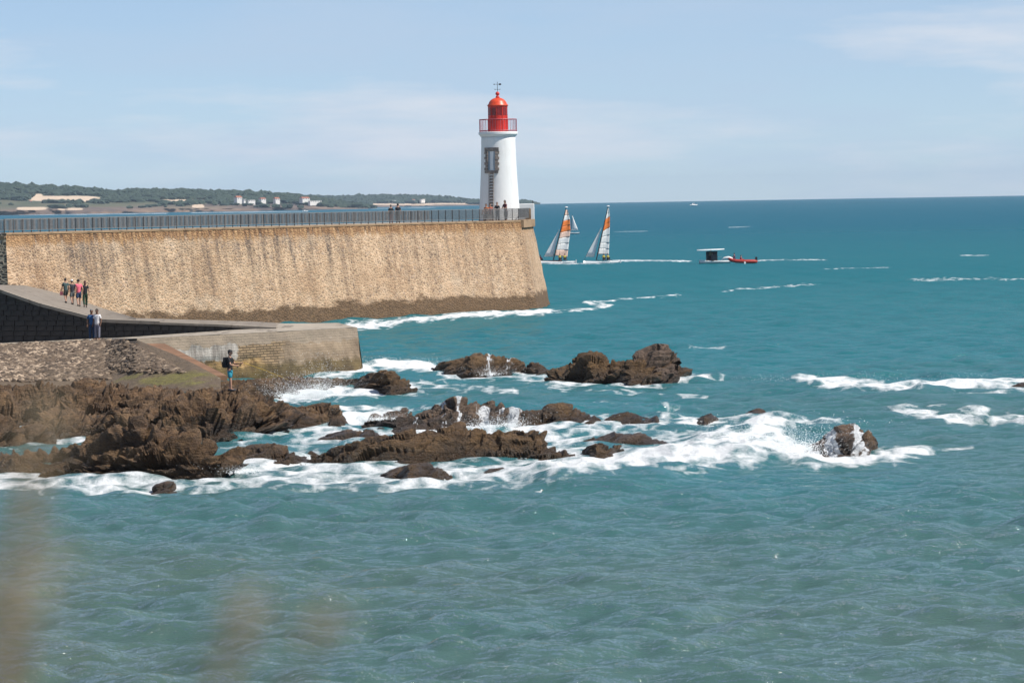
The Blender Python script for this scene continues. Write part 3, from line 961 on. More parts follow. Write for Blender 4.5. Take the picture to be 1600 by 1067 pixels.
    rock('tiny pointed stone in foam near the left edge', [(172, 766), (179, 759), (190, 767)], [(172, 768), (180, 769), (190, 768)], 1.0, W, 0.3, 27, weed=0.4)
    rock('rock in white surf cut by the right edge', [(1572, 606), (1585, 599), (1605, 596), (1640, 600)], [(1572, 607), (1600, 608), (1640, 607)], 5, W, 0.6, 28, weed=0.4)


build_rocks()
build_sea()

# ------------------------------------------------------------------ pier
PZT = 8.0
d_ = Vector((0.635, 0.772, 0)); d_.normalize()
n_ = Vector((d_.y, -d_.x, 0))                       # faces the camera side and the sun
BAT = 1.6
foot_r = PZ(857, 482, 0.0)
K0 = Vector((-37.4, 260.6, 0)) - n_ * BAT           # bend at the left, top edge
K1 = PD(810, 346, 309.0); K1.z = 0
K1 = foot_r - n_ * BAT - d_ * 1.9; K1.z = 0
K2 = PD(831, 346, 318.5); K2.z = 0
Kb = K2 + Vector((-2.6, 6.5, 0))
Kc = Kb + Vector((-7.5, 1.0, 0))
KL = K0 + Vector((-14, 6.5, 0))                     # the pier carries on to the left, in shade


def offset_poly(pts, dist):
    out = []
    n = len(pts)
    for i in range(n):
        a, b, c = pts[i - 1], pts[i], pts[(i + 1) % n]
        e1 = (b - a).normalized(); e2 = (c - b).normalized()
        n1 = Vector((e1.y, -e1.x, 0)); n2 = Vector((e2.y, -e2.x, 0))
        m = (n1 + n2)
        m = m / max(0.35, m.length_squared / 2)
        out.append(b + m * dist)
    return out


back_l = KL + Vector((-4, 9, 0))
backK0 = K0 - n_ * 9.0
outline = [KL, K0, K1, K2, Kb, Kc, backK0, back_l]
pier = empty('stone_pier', (K0.x, K0.y, 0))
tag(pier, 'long rubble stone pier with sloping sides carrying the lighthouse', 'pier')


def world_child(o, parent):
    o.parent = parent
    o.matrix_parent_inverse = parent.matrix_world.inverted() if False else Matrix.Translation(-Vector(parent.location))
    return o


def wall_strip(name, path, mat, parent, z0, z1, bat, uoff=0.0, step=0.5, steps=20, first=None, last=None):
    """battered wall along a path of top-edge points (to its right lies the outside)"""
    pts, us = [], []
    u = uoff
    offs = []
    for i, (a, b) in enumerate(zip(path[:-1], path[1:])):
        L = (b - a).length
        k = max(1, int(L / step))
        for j in range(k + (1 if i == len(path) - 2 else 0)):
            pts.append(a.lerp(b, j / k)); us.append(u + L * j / k)
        u += L
    P = np.array([(p.x, p.y) for p in pts])
    # smoothed outward normals round corners
    T = np.gradient(P, axis=0)
    T /= np.linalg.norm(T, axis=1)[:, None]
    Nn = np.stack([T[:, 1], -T[:, 0]], -1)
    for _ in range(3):
        Nn[1:-1] = (Nn[:-2] + 2 * Nn[1:-1] + Nn[2:]) / 4
    Nn /= np.linalg.norm(Nn, axis=1)[:, None]
    if first is not None: Nn[0] = first
    if last is not None: Nn[-1] = last
    H = np.linspace(z1, z0, steps)
    G = np.zeros((len(pts), steps, 3)); W = np.zeros_like(G)
    for j, h in enumerate(H):
        t = (z1 - h) / max(0.01, (z1 - 0.0))
        off = bat * t
        G[:, j, :2] = P + Nn * off
        G[:, j, 2] = h
        W[:, j, 0] = us; W[:, j, 1] = h
    nz = fbm(np.stack([W[..., 0] * 0.9, W[..., 1] * 0.9, W[..., 0] * 0], -1), 4) * 0.05
    G[..., 0] += Nn[:, None, 0] * nz; G[..., 1] += Nn[:, None, 1] * nz
    G -= np.array(parent.location)
    o = grid_obj(name, G, mat, parent)
    set_attr(o, 'wallco', W.reshape(-1, 3), 'FLOAT_VECTOR')
    return o


e1_ = (K0 - KL).normalized(); n1_ = Vector((e1_.y, -e1_.x, 0))
mit = (n1_ + n_) * (2.0 / (n1_ + n_).length_squared)
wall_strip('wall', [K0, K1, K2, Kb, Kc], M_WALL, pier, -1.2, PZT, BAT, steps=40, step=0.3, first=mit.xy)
wl_ = wall_strip('wall', [KL, K0], M_WALL_SHADED, pier, -1.2, PZT - 0.02, BAT, uoff=-30, last=mit.xy)
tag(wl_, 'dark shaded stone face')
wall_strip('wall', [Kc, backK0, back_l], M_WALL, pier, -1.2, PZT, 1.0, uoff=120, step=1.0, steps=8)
dk = MB().prism([(p - K0)[:2] for p in outline], PZT - 0.35, PZT - 0.02)
dk.build('deck', M_DECK, pier)


def ribbon(name, path, mat, parent, inner, outer, z0, z1):
    """a coping strip along the path, from inner to outer offset"""
    pl = [p.copy() for p in path]
    L, Rr = [], []
    for i, p in enumerate(pl):
        e = (pl[min(i + 1, len(pl) - 1)] - pl[max(i - 1, 0)]).normalized()
        nn = Vector((e.y, -e.x, 0))
        L.append(p - nn * inner); Rr.append(p + nn * outer)
    mb = MB()
    vs, fs = [], []
    for a, b in zip(L, Rr):
        for q, z in ((a, z0), (b, z0), (b, z1), (a, z1)):
            vs.append((q.x - parent.location.x, q.y - parent.location.y, z))
    k = len(pl)
    for i in range(k - 1):
        for s in range(4):
            fs.append((i * 4 + s, (i + 1) * 4 + s, (i + 1) * 4 + (s + 1) % 4, i * 4 + (s + 1) % 4))
    fs += [(0, 1, 2, 3), ((k - 1) * 4 + 3, (k - 1) * 4 + 2, (k - 1) * 4 + 1, (k - 1) * 4)]
    return mb.add(vs, fs).build(name, mat, parent)


M_COPE = mat_concrete('stained_coping', (0.40, 0.26, 0.15), (0.09, 0.055, 0.03), attr=False)
ribbon('coping', [K0, K1], M_COPE, pier, 0.5, 0.07, PZT - 0.10, PZT + 0.05)
ribbon('coping', [K1 + d_ * 0.05, K2], M_COPE, pier, 0.5, 0.30, PZT - 0.62, PZT + 0.08)
ribbon('coping', [KL, K0 - (K0 - KL).normalized() * 0.05], M_COPE, pier, 0.5, 0.1, PZT - 0.48, PZT - 0.2)
end_pillar = MB().box((K2.x - K0.x - 0.35, K2.y - K0.y - 0.6, PZT + 0.55), (0.55, 0.55, 1.0)).build('pillar', M_COPE, pier)


def railing(name, label, path, z, posts, pick, mat_post, mat_pick, h=1.05, thick=0.035, inset=0.15):
    r = empty(name, (path[0].x, path[0].y, z))
    tag(r, label, 'railing', 'railings on the pier')
    post_me = MB().box((0, 0, h / 2), (0.055, 0.055, h)).build('post', mat_post, r)
    first = True
    pk = MB(); rails = MB()
    for a, b in zip(path[:-1], path[1:]):
        e = (b - a).normalized()
        nn = Vector((e.y, -e.x, 0))
        a2, b2 = a - nn * inset, b - nn * inset
        L = (b2 - a2).length
        k = max(1, round(L / posts))
        ang = math.atan2(e.y, e.x)
        for i in range(k):
            p = a2.lerp(b2, i / k) - path[0]
            if first:
                o = post_me; first = False
            else:
                o = post_me.copy(); link(o, r)
            o.location = (p.x, p.y, 0); o.rotation_euler = (0, 0, ang)
        kk = max(1, round(L / pick))
        for i in range(kk):
            p = a2.lerp(b2, (i + 0.5) / kk) - path[0]
            pk.box((p.x, p.y, h * 0.56), (thick, thick, h * 0.8), ang)
        m = (a2 + b2) / 2 - path[0]
        for zz, hh in ((h, 0.05), (h * 0.17, 0.04)):
            rails.box((m.x, m.y, zz), (L, 0.06, hh), ang)
    pko = pk.build('pickets', mat_pick, r); pko['kind'] = 'stuff'
    rails.build('rail', mat_pick, r)
    return r


railing('pier_railing', 'grey barred railing along the sea side of the pier', [K0, K1, K2], PZT + 0.06, 0.92, 0.115, M_IRON, M_GALV)
railing('pier_railing', 'second barred railing on the far side of the pier deck', [backK0 + n_ * 0.6, Kc + n_ * 0.5], PZT - 0.02, 1.8, 0.115, M_GALV, M_GALV, inset=-0.1)
railing('pier_railing', 'pale barred railing at the pier bend, far left', [KL, K0 - (K0 - KL).normalized() * 0.2], PZT - 0.2, 1.8, 0.13, M_PALERAIL, M_PALERAIL, h=1.15)

# ------------------------------------------------------------------ lighthouse
LD = 315.0
LB = PD(780.5, 330, LD)
LX, LY = LB.x, LB.y
zt = lambda y: PD(779, y, LD).z
pxm = FPX / LD
lh = empty('lighthouse', (LX, LY, PZT))
tag(lh, 'white round lighthouse with red lantern and red gallery rail', 'lighthouse')
Zg = zt(208) - PZT                                   # gallery floor
rb, rt = 32.8 / pxm, 26.6 / pxm
prof = []
for i in range(25):
    t = i / 24
    z = -0.05 + (Zg - 0.30) * t
    r = rt + (rb - rt) * ((1 - t) ** 1.55)
    prof.append((r, z))
def mat_tower():
    t = NT('weathered_white_render')
    o = t.obj()
    st = t.noise(t.mapv(o, (2.6, 2.6, 0.22)), 1.0, 6, 0.65)
    bl = t.noise(o, 1.1, 5, 0.6)
    c = t.mix(t.rng(st, 0.52, 0.72, 0, 0.34), (0.78, 0.775, 0.76), (0.50, 0.46, 0.41))
    c = t.mix(t.rng(bl, 0.52, 0.75, 0, 0.25), c, (0.62, 0.60, 0.57))
    t.col(c); t.b.inputs['Roughness'].default_value = 0.75
    t.l(t.bump(bl, 0.03), t.b.inputs['Normal'])
    return t.m


MB().lathe(prof, 64).build('tower', mat_tower(), lh, True)
g0 = prof[-1][1]
MB().lathe([(rt, g0), (rt + 0.08, g0 + 0.03), (rt + 0.13, g0 + 0.14), (30.6 / pxm, g0 + 0.22), (30.6 / pxm, g0 + 0.40), (30.0 / pxm, g0 + 0.44)], 64).build('gallery', M_WHITE, lh, False)
gz = g0 + 0.44
gr_ = MB()
rr_ = 29.0 / pxm
hr = (208 - 188.5) / pxm
for k in range(44):
    t = 2 * math.pi * k / 44
    gr_.box((rr_ * math.cos(t), rr_ * math.sin(t), gz + hr / 2), (0.035, 0.035, hr), t)
for zz in (gz + hr, gz + 0.12):
    ring = [(rr_ * math.cos(2 * math.pi * k / 48), rr_ * math.sin(2 * math.pi * k / 48), zz) for k in range(49)]
    gr_.tube(ring, 0.032, 6)
gr_.build('gallery_rail', M_PINKRAIL, lh)
rl = 14.9 / pxm
z_d = zt(166) - PZT
lan = MB().lathe([(rl, gz - 0.02), (rl, gz + 1.12), (rl + 0.04, gz + 1.14), (rl + 0.04, gz + 1.20), (rl, gz + 1.22), (rl, z_d)], 32).build('lantern', M_RED, lh, False)
bars = MB()
for k in range(10):
    t = 2 * math.pi * (k + 0.3) / 10
    bars.box(((rl + 0.01) * math.cos(t), (rl + 0.01) * math.sin(t), (gz + z_d) / 2), (0.05, 0.07, z_d - gz), t)
bars.build('mullion', M_RED, lan)
M_LGLASS = simple('dark_red_pane', (0.22, 0.012, 0.012), 0.2, 0.1)
for k in range(10):
    t = 2 * math.pi * (k + 0.8) / 10
    MB().box(((rl - 0.015) * math.cos(t) * 0.985, (rl - 0.015) * math.sin(t) * 0.985, gz + 1.22 + (z_d - gz - 1.22) * 0.56), (0.06, 0.40, (z_d - gz - 1.22) * 0.6), t).build('pane', M_LGLASS, lan)
domep = [(16.4 / pxm, z_d), (16.4 / pxm, z_d + 0.07)]
hd = zt(154) - PZT - z_d
for i in range(1, 9):
    a = i / 8 * math.pi / 2 * 0.92
    domep.append((14.6 / pxm * math.cos(a), z_d + 0.07 + hd * math.sin(a)))
dome = MB().lathe(domep, 40).build('dome', M_REDDOME, lh, True)
zf = domep[-1][1]
fin = MB().lathe([(0.19, zf - 0.02), (0.15, zf + 0.14), (0.10, zf + 0.17)], 16).ball((0, 0, zf + 0.36), 0.19, n=14, m=8).build('finial', M_RED, dome, True)
zv = zf + 0.5
van = MB().tube([(0, 0, zv - 0.05), (0, 0, zv + 0.95)], 0.022, 6)
van.box((0.0, 0, zv + 0.72), (0.6, 0.03, 0.03)).box((0.24, 0, zv + 0.72), (0.22, 0.03, 0.15)).box((-0.30, 0, zv + 0.72), (0.1, 0.03, 0.09))
van.box((0, 0, zv + 0.25), (0.46, 0.025, 0.025)).box((0, 0, zv + 0.25), (0.025, 0.46, 0.025))
for x, y in ((0.23, 0), (-0.23, 0), (0, .23), (0, -.23)): van.box((x, y, zv + 0.25), (0.06, 0.06, 0.08))
van.build('weather_vane', M_IRON, lh)
# door high in the tower, with rough stone surround
zd0, zd1 = zt(271) - PZT, zt(231) - PZT


def tower_r(z):
    t = min(1, max(0, (z + 0.05) / (Zg - 0.30)))
    return rt + (rb - rt) * ((1 - t) ** 1.55)


phi = -math.pi / 2 - math.asin(11.5 / 28.5)           # bearing of the door as seen from here
phi = -math.pi / 2 - 0.40


def on_tower(s, z, out):
    """s metres sideways from the door axis"""
    r = tower_r(z) + out
    a = phi + s / tower_r(z)
    return (r * math.cos(a), r * math.sin(a), z)


def patch(mb, s0, s1, z0, z1, o0, o1):
    vs = []
    for o in (o0, o1):
        for s, z in ((s0, z0), (s1, z0), (s1, z1), (s0, z1)):
            vs.append(on_tower(s, z, o))
    mb.add(vs, [(0, 1, 2, 3), (7, 6, 5, 4), (0, 4, 5, 1), (1, 5, 6, 2), (2, 6, 7, 3), (3, 7, 4, 0)])
    return mb


door = patch(MB(), -0.36, 0.36, zd0 + 0.30, zd1 - 0.36, -0.05, 0.03).build('door', M_SHUTTER, lh)
n_q = 7
for side in (-1, 1):
    for k in range(n_q):
        za = zd0 + 0.28 + (zd1 - zd0 - 0.62) * k / n_q
        zb = zd0 + 0.28 + (zd1 - zd0 - 0.62) * (k + 1) / n_q - 0.015
        wv = 0.70 if k % 2 == 0 else 0.60
        s0, s1 = (0.34, wv) if side > 0 else (-wv, -0.34)
        patch(MB(), s0, s1, za, zb, -0.05, 0.13 if k % 2 else 0.15).build('surround_stone', M_GRANITE, door)
patch(MB(), -0.62, 0.62, zd0, zd0 + 0.26, -0.05, 0.2).build('sill', M_GRANITE, door)
patch(MB(), -0.66, 0.66, zd1 - 0.34, zd1, -0.05, 0.17).build('lintel', M_GRANITE, door)
lad = MB()
zz = 0.1
for s in (-0.2, 0.2):
    prev = None
    pts = [on_tower(s, z, 0.14) for z in np.linspace(0.05, zd0 + 0.02, 12)]
    lad.tube(pts, 0.035, 6)
z = 0.25
while z < zd0 - 0.05:
    lad.tube([on_tower(-0.2, z, 0.14), on_tower(0.2, z, 0.14)], 0.022, 5)
    patch(lad, -0.2, 0.2, z - 0.02, z + 0.13, 0.004, 0.02)
    z += 0.27
lad.build('ladder', M_GRANITE, lh)
# white parapet block behind the pier's end
wbk = MB()
a1 = PD(803, 330, 321.5); a2 = PD(835, 330, 321.5)
cx = (a1.x + a2.x) / 2
ztop = PD(825, 318.5, 321.5).z
zbot = PD(825, 345, 321.5).z
wbk.box((cx, 322.8, (ztop + zbot) / 2), (a2.x - a1.x, 2.6, ztop - zbot))
wpb = wbk.build('parapet', M_WHITE)
tag(wpb, 'white parapet block at the end of the pier beside the lighthouse', 'parapet')
bv = wpb.modifiers.new('b', 'BEVEL'); bv.width = 0.06; bv.segments = 2
pole = MB().tube([(PD(832.5, 318, 322.5).x, 322.5, ztop - 0.02), (PD(832.5, 318, 322.5).x, 322.5, ztop + 0.3)], 0.03, 6).build('marker_post', M_IRON)
tag(pole, 'tiny dark post on the white parapet block', 'post')

# ------------------------------------------------------------------ lower quay, ramp, dark retaining wall
def q(px, py, D): return PD(px, py, D)


DW = [(x, a, b, 206.0 - 7.4 * x / 432) for x, a, b in ((-70, 436, 538), (0, 454, 535.5), (60, 475, 533), (137, 495, 529), (160, 500.5, 528), (250, 503.8, 522), (340, 507, 517), (432, 512.0, 512.6))]
retw = empty('retaining_wall', q(0, 535, 203))
tag(retw, 'black stone block wall in shade below the ramp', 'wall')
tops = [q(x, a, D) for x, a, b, D in DW]; bots = [q(x, b, D) for x, a, b, D in DW]


def dw_at(u):
    """top z, base z and plan point of the dark wall at parameter u along it"""
    for i in range(len(DW) - 1):
        L = (tops[i + 1].xy - tops[i].xy).length
        if u <= L or i == len(DW) - 2:
            t = min(1, u / L)
            a, b = tops[i].lerp(tops[i + 1], t), bots[i].lerp(bots[i + 1], t)
            return a, b
        u -= L


DWL = sum((tops[i + 1].xy - tops[i].xy).length for i in range(len(DW) - 1))
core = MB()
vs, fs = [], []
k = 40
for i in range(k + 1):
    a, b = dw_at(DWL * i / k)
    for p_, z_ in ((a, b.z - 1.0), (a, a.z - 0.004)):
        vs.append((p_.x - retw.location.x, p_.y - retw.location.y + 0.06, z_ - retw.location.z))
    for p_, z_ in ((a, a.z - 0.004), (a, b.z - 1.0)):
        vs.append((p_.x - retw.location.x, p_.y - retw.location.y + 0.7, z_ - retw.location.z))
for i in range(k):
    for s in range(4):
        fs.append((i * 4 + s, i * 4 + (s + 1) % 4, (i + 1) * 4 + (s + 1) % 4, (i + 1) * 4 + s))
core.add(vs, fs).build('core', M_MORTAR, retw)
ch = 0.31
zlow = min(b.z for b in bots) - 0.1
row = 0
z = zlow
while z < 5.6:
    u = -random.random() * 0.5
    while u < DWL:
        Lb = random.uniform(0.5, 1.0)
        a, b = dw_at(max(0, min(DWL, u + Lb / 2)))
        top_here = min(dw_at(max(0, min(DWL, u)))[0].z, dw_at(max(0, min(DWL, u + Lb)))[0].z)
        z1 = min(z + ch - 0.035, top_here - 0.05)
        if z1 - max(z, b.z - 0.3) > 0.07 and u + Lb < DWL:
            e1, e2 = dw_at(max(0, u))[0], dw_at(min(DWL, u + Lb - 0.035))[0]
            an = math.atan2(e2.y - e1.y, e2.x - e1.x)
            m = (e1 + e2) / 2
            pr = random.uniform(0.0, 0.035)
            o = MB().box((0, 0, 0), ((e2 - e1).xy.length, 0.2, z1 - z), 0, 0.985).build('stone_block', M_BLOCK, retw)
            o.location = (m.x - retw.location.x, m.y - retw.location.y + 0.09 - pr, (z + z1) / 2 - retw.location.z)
            o.rotation_euler = (0, 0, an)
        u += Lb
    z += ch
    row += 1

# the ramp surface between the dark wall and the pier
RB = [(-70, 444, 255), (0, 445, 258), (40, 446, 261), (100, 460, 264.5), (140, 474, 267), (162, 482, 268), (212, 497, 206), (400, 502.5, 204.5), (432, 504.5, 203.5)]
ru = [-70, 0, 40, 60, 100, 137, 160, 165, 212, 250, 340, 400, 432]
front_l, back_l2 = [], []
for x in ru:
    yt_ = np.interp(x, [d[0] for d in DW], [d[1] for d in DW]); Df = np.interp(x, [d[0] for d in DW], [d[3] for d in DW])
    yb_ = np.interp(x, [d[0] for d in RB], [d[1] for d in RB]); Db = np.interp(x, [d[0] for d in RB], [d[2] for d in RB])
    front_l.append(q(x, yt_, Df) + Vector((0, -0.12, 0))); back_l2.append(q(x, yb_, Db))
G = np.zeros((len(ru), 14, 3))
for i in range(len(ru)):
    for j in range(14):
        G[i, j] = front_l[i].lerp(back_l2[i], j / 13)
M_RAMP = mat_concrete('ramp_paving', (0.27, 0.225, 0.18), (0.13, 0.10, 0.075), attr=False)
ramp = grid_obj('ramp', G, M_RAMP, smooth=False)
tag(ramp, kind='structure')
# its far side drops to the water
vs, fs = [], []
for i, p_ in enumerate(back_l2):
    vs += [(p_.x, p_.y, p_.z - 0.003), (p_.x, p_.y + 0.3, -1.2)]
for i in range(len(back_l2) - 1): fs.append((2 * i, 2 * i + 1, 2 * i + 3, 2 * i + 2))
mesh_obj('ramp_edge', vs, fs, M_RAMP)['kind'] = 'structure'
# pale kerb stones along the ramp's front edge
kb = MB()
for i in range(len(front_l) - 1):
    a, b = front_l[i] + Vector((0, 0.02, 0)), front_l[i + 1] + Vector((0, 0.02, 0))
    w_ = Vector((0, 0.35, 0))
    up = Vector((0, 0, 0.07 if i < 9 else 0.012)); dn = Vector((0, 0, -0.12))
    vs = [a + dn, b + dn, b + w_ + dn, a + w_ + dn, a + up, b + up, b + w_ + up, a + w_ + up]
    kb.add(vs, [(3, 2, 1, 0), (4, 5, 6, 7), (0, 1, 5, 4), (1, 2, 6, 5), (2, 3, 7, 6), (3, 0, 4, 7)])
M_KERB = mat_concrete('kerb_stone', (0.40, 0.34, 0.27), attr=False)
kb.build('kerb', M_KERB)['kind'] = 'structure'

# quay
ZQ = 2.55
QA = q(214, 529, 188.5)
QB = PZ(558, 511.5, 2.62)
QBase = PZ(564, 580, 0.0)
quay = empty('concrete_quay', (QA.x, QA.y, 0))
tag(quay, 'low weathered quay of concrete and ochre stone, square right end', 'quay')
nu_, nv_ = 90, 24
G = np.zeros((nu_, nv_, 3)); Wc = np.zeros_like(G)
Lq = (QB.xy - QA.xy).length
eq = Vector((QB.x - QA.x, QB.y - QA.y, 0)).normalized(); nq = Vector((eq.y, -eq.x, 0))
bq = max(0.15, (QBase - QB).dot(nq))
for i in range(nu_):
    t = i / (nu_ - 1)
    a = QA.lerp(QB, t)
    for j in range(nv_):
        s = j / (nv_ - 1)
        h = a.z * (1 - s) + (-1.0) * s
        off = 0.35 * (a.z - h) / 2.6
        n2 = 0.06 * float(fbm(np.array([[t * 14, h * 1.2, 3.0]]), 3)[0])
        if h < 1.25 and t < 0.55:
            n2 -= 0.22 * (0.5 + float(perlin(np.array([[t * 9, h, 8.0]]))[0]))
        pnt = a + nq * (off + n2)
        G[i, j] = (pnt.x - QA.x, pnt.y - QA.y, h)
        Wc[i, j] = (t * Lq, h, 0)
fq = grid_obj('front_wall', G, M_QUAY, quay)
set_attr(fq, 'wallco', Wc.reshape(-1, 3), 'FLOAT_VECTOR')
QBb = PZ(500, 508, 2.6)                                # back corner of the quay end
end_pts = [QB + nq * 0.0, Vector((QB.x - 1.5, QB.y + 8.0, QB.z))]
G = np.zeros((12, 14, 3)); Wc = np.zeros_like(G)
for i in range(12):
    t = i / 11
    a = end_pts[0].lerp(end_pts[1], t)
    for j in range(14):
        s = j / 13; h = a.z * (1 - s) - s
        pnt = a + (eq * 0.12 + nq * 0.35 * (1 - t)) * ((a.z - h) / 2.6)
        G[i, j] = (pnt.x - QA.x, pnt.y - QA.y, h); Wc[i, j] = (12 + t * 8, h, 0)
fe = grid_obj('end_wall', G, M_QUAY, quay)
set_attr(fe, 'wallco', Wc.reshape(-1, 3), 'FLOAT_VECTOR')
# quay top: from the front edge back to the foot of the dark wall and the ramp's far edge
tp_front = [QA, QA.lerp(QB, 0.33), QA.lerp(QB, 0.66), QB]
tp_back = [bots[4] + Vector((0.9, -0.1, 0)), bots[6] + Vector((0, -0.1, 0)), Vector((q(445, 505.5, 203).x, 203.0, q(445, 505.5, 203).z)), end_pts[1]]
G = np.zeros((31, 8, 3))
for i in range(31):
    t = i / 30 * 3
    k = min(2, int(t)); f = t - k
    a = tp_front[k].lerp(tp_front[k + 1], f); b = tp_back[k].lerp(tp_back[k + 1], f)
    for j in range(8):
        p_ = a.lerp(b, j / 7)
        G[i, j] = (p_.x - QA.x, p_.y - QA.y, p_.z)
grid_obj('quay_top', G, M_KERB, quay, smooth=False)
# filled wedge from ramp end to the quay's back edge
MB().add([tuple(Vector(v) - Vector((QA.x, QA.y, 0))) for v in (front_l[-1], tp_back[1], tp_back[2], back_l2[-1])], [(0, 1, 2, 3)]).build('ramp_toe', M_KERB, quay)

# ------------------------------------------------------------------ cobbled slope
WK = [p + Vector((0.5, -2.4, -0.06)) for p in bots[:5]]
wkp = [to_px(p.x, p.y, p.z) for p in WK]
SX = [p[0] for p in wkp] + [215, 262, 300, 345]
SBK = [(p[1], w.y) for p, w in zip(wkp, WK)] + [(531, 188.0), (549, 182.0), (566, 176.0), (590, 169.0)]
SFT = [(614, 172)] * 5 + [(612, 170), (612, 167), (614, 163), (618, 160)]
gx = np.linspace(-90, 345, 130)
G = np.zeros((130, 60, 3))
for i, x in enumerate(gx):
    yb_ = np.interp(x, SX, [s[0] for s in SBK]); Db = np.interp(x, SX, [s[1] for s in SBK])
    yf_ = np.interp(x, SX, [s[0] for s in SFT]); Df = np.interp(x, SX, [s[1] for s in SFT])
    a, b = q(x, yb_, Db), q(x, yf_, Df)
    for j in range(60):
        G[i, j] = a.lerp(b, j / 59)
G[..., 2] += 0.10 * fbm(G * 0.5, 4) * np.clip(np.linspace(0, 3, 60), 0, 1)[None, :] - 0.02
SLOPE = G.copy()


def mat_slope():
    t = NT('slope_ground')
    p = t.pos()
    n1 = t.noise(p, 0.5, 5, 0.6); n3 = t.noise(p, 4, 5, 0.7)
    c = t.ramp(n3, [(0.3, (0.075, 0.052, 0.033)), (0.7, (0.18, 0.128, 0.082))])
    mo = t.attr('moss').outputs['Fac']
    mm = t.math('MULTIPLY', t.rng(t.math('ADD', mo, t.rng(n1, 0.3, 0.7, -0.5, 0.5)), 0.35, 0.8), t.rng(n3, 0.3, 0.6, 0.3, 1.0))
    c = t.mix(t.math('MULTIPLY', mm, 0.85), c, t.ramp(n3, [(0.3, (0.10, 0.095, 0.018)), (0.7, (0.21, 0.19, 0.035))]))
    t.col(c)
    t.b.inputs['Roughness'].default_value = 0.95
    t.l(t.bump(n3, 0.12), t.b.inputs['Normal'])
    return t.m


M_SLOPE = mat_slope()
slope = grid_obj('slope_ground', G, M_SLOPE)
spx, spy = to_px(G[..., 0], G[..., 1], G[..., 2])
moss = np.exp(-((spx - 265) / 70) ** 2 - ((spy - 592) / 13) ** 2)
set_attr(slope, 'moss', moss)
tag(slope, kind='structure')


def stone_field():
    """pitched stones of the slope: thousands of small facets, one mass"""
    ico = bmesh.new(); bmesh.ops.create_icosphere(ico, subdivisions=1, radius=1.0)
    iv = np.array([v.co[:] for v in ico.verts]); itf = np.array([[v.index for v in f.verts] for f in ico.faces]); ico.free()
    rng = np.random.default_rng(3)
    V, Fc, C = [], [], []
    n = 0
    for _ in range(15000):
        i, j = rng.uniform(0, 128.9), rng.uniform(0, 46) ** 1.0
        i0, j0 = int(i), int(j)
        p = SLOPE[i0, j0] * (1 - (i - i0)) + SLOPE[i0 + 1, j0] * (i - i0)
        p = p + (SLOPE[i0, j0 + 1] - SLOPE[i0, j0]) * (j - j0)
        px, py = to_px(p[0], p[1], p[2])
        if px > 210 + (py - 541) * 1.84 or (px > 170 and py > 574 + rng.uniform(-8, 10)): continue
        s = rng.uniform(0.10, 0.24)
        sc = np.array([s * rng.uniform(0.9, 1.5), s * rng.uniform(0.9, 1.5), s * rng.uniform(0.45, 0.8)])
        a = rng.uniform(0, 6.28)
        R = np.array([[math.cos(a), -math.sin(a), 0], [math.sin(a), math.cos(a), 0], [0, 0, 1]])
        v = (iv * (1 + rng.uniform(-0.22, 0.22, (len(iv), 1)))) * sc
        V.append(v @ R.T + p + np.array([0, 0, 0.01])); Fc.append(itf + n); n += len(iv)
        C.append(np.full(len(iv), rng.random()))
    V = np.concatenate(V); Fc = np.concatenate(Fc)
    me = bpy.data.meshes.new('pitching_stones')
    me.from_pydata(V.tolist(), [], Fc.tolist()); me.update()
    t = NT('pitching_stone')
    r = t.attr('tone').outputs['Fac']
    c = t.ramp(r, [(0.0, (0.05, 0.036, 0.026)), (0.4, (0.115, 0.08, 0.054)), (0.72, (0.20, 0.145, 0.10)), (1.0, (0.46, 0.35, 0.25))])
    c = t.mix(t.rng(t.noise(t.pos(), 0.22, 3), 0.42, 0.62, 0, 0.6), c, (0.11, 0.078, 0.052))
    t.col(c); t.b.inputs['Roughness'].default_value = 0.9
    t.l(t.bump(t.noise(t.pos(), 9, 3), 0.03), t.b.inputs['Normal'])
    me.materials.append(t.m)
    o = link(bpy.data.objects.new('pitching_stones', me))
    set_attr(o, 'tone', np.concatenate(C))
    tag(o, 'small rough stones pitched on the slope below the black wall', 'stones', kind='stuff')


stone_field()
# smooth brown edge beam running down beside the slope
eb = MB()
pA, pB = q(212, 541, 187.0), q(306, 592, 171.5)
wd_ = Vector((1.5, 0.9, -0.05))
up = Vector((0, 0, 0.14))
vs = [pA, pB, pB + wd_, pA + wd_, pA + up, pB + up, pB + wd_ + up, pA + wd_ + up]
vs = [v - Vector((0, 0, 0.1)) if i < 4 else v for i, v in enumerate(vs)]
eb.add(vs, [(3, 2, 1, 0), (4, 5, 6, 7), (0, 1, 5, 4), (1, 2, 6, 5), (2, 3, 7, 6), (3, 0, 4, 7)])
ebo = eb.build('edge_beam', simple('brown_edge', (0.22, 0.115, 0.06), 0.9, 0.25, 1.0, bump=0.03))
tag(ebo, 'reddish brown sloping edge beam between cobbled slope and quay', 'edge beam')

# ------------------------------------------------------------------ far coast
def mat_wood():
    t = NT('far_wood')
    n = t.noise(t.pos(), 0.03, 6, 0.7)
    t.col(t.ramp(n, [(0.3, (0.016, 0.034, 0.024)), (0.7, (0.050, 0.070, 0.044))]))
    t.b.inputs['Roughness'].default_value = 0.95
    return t.m


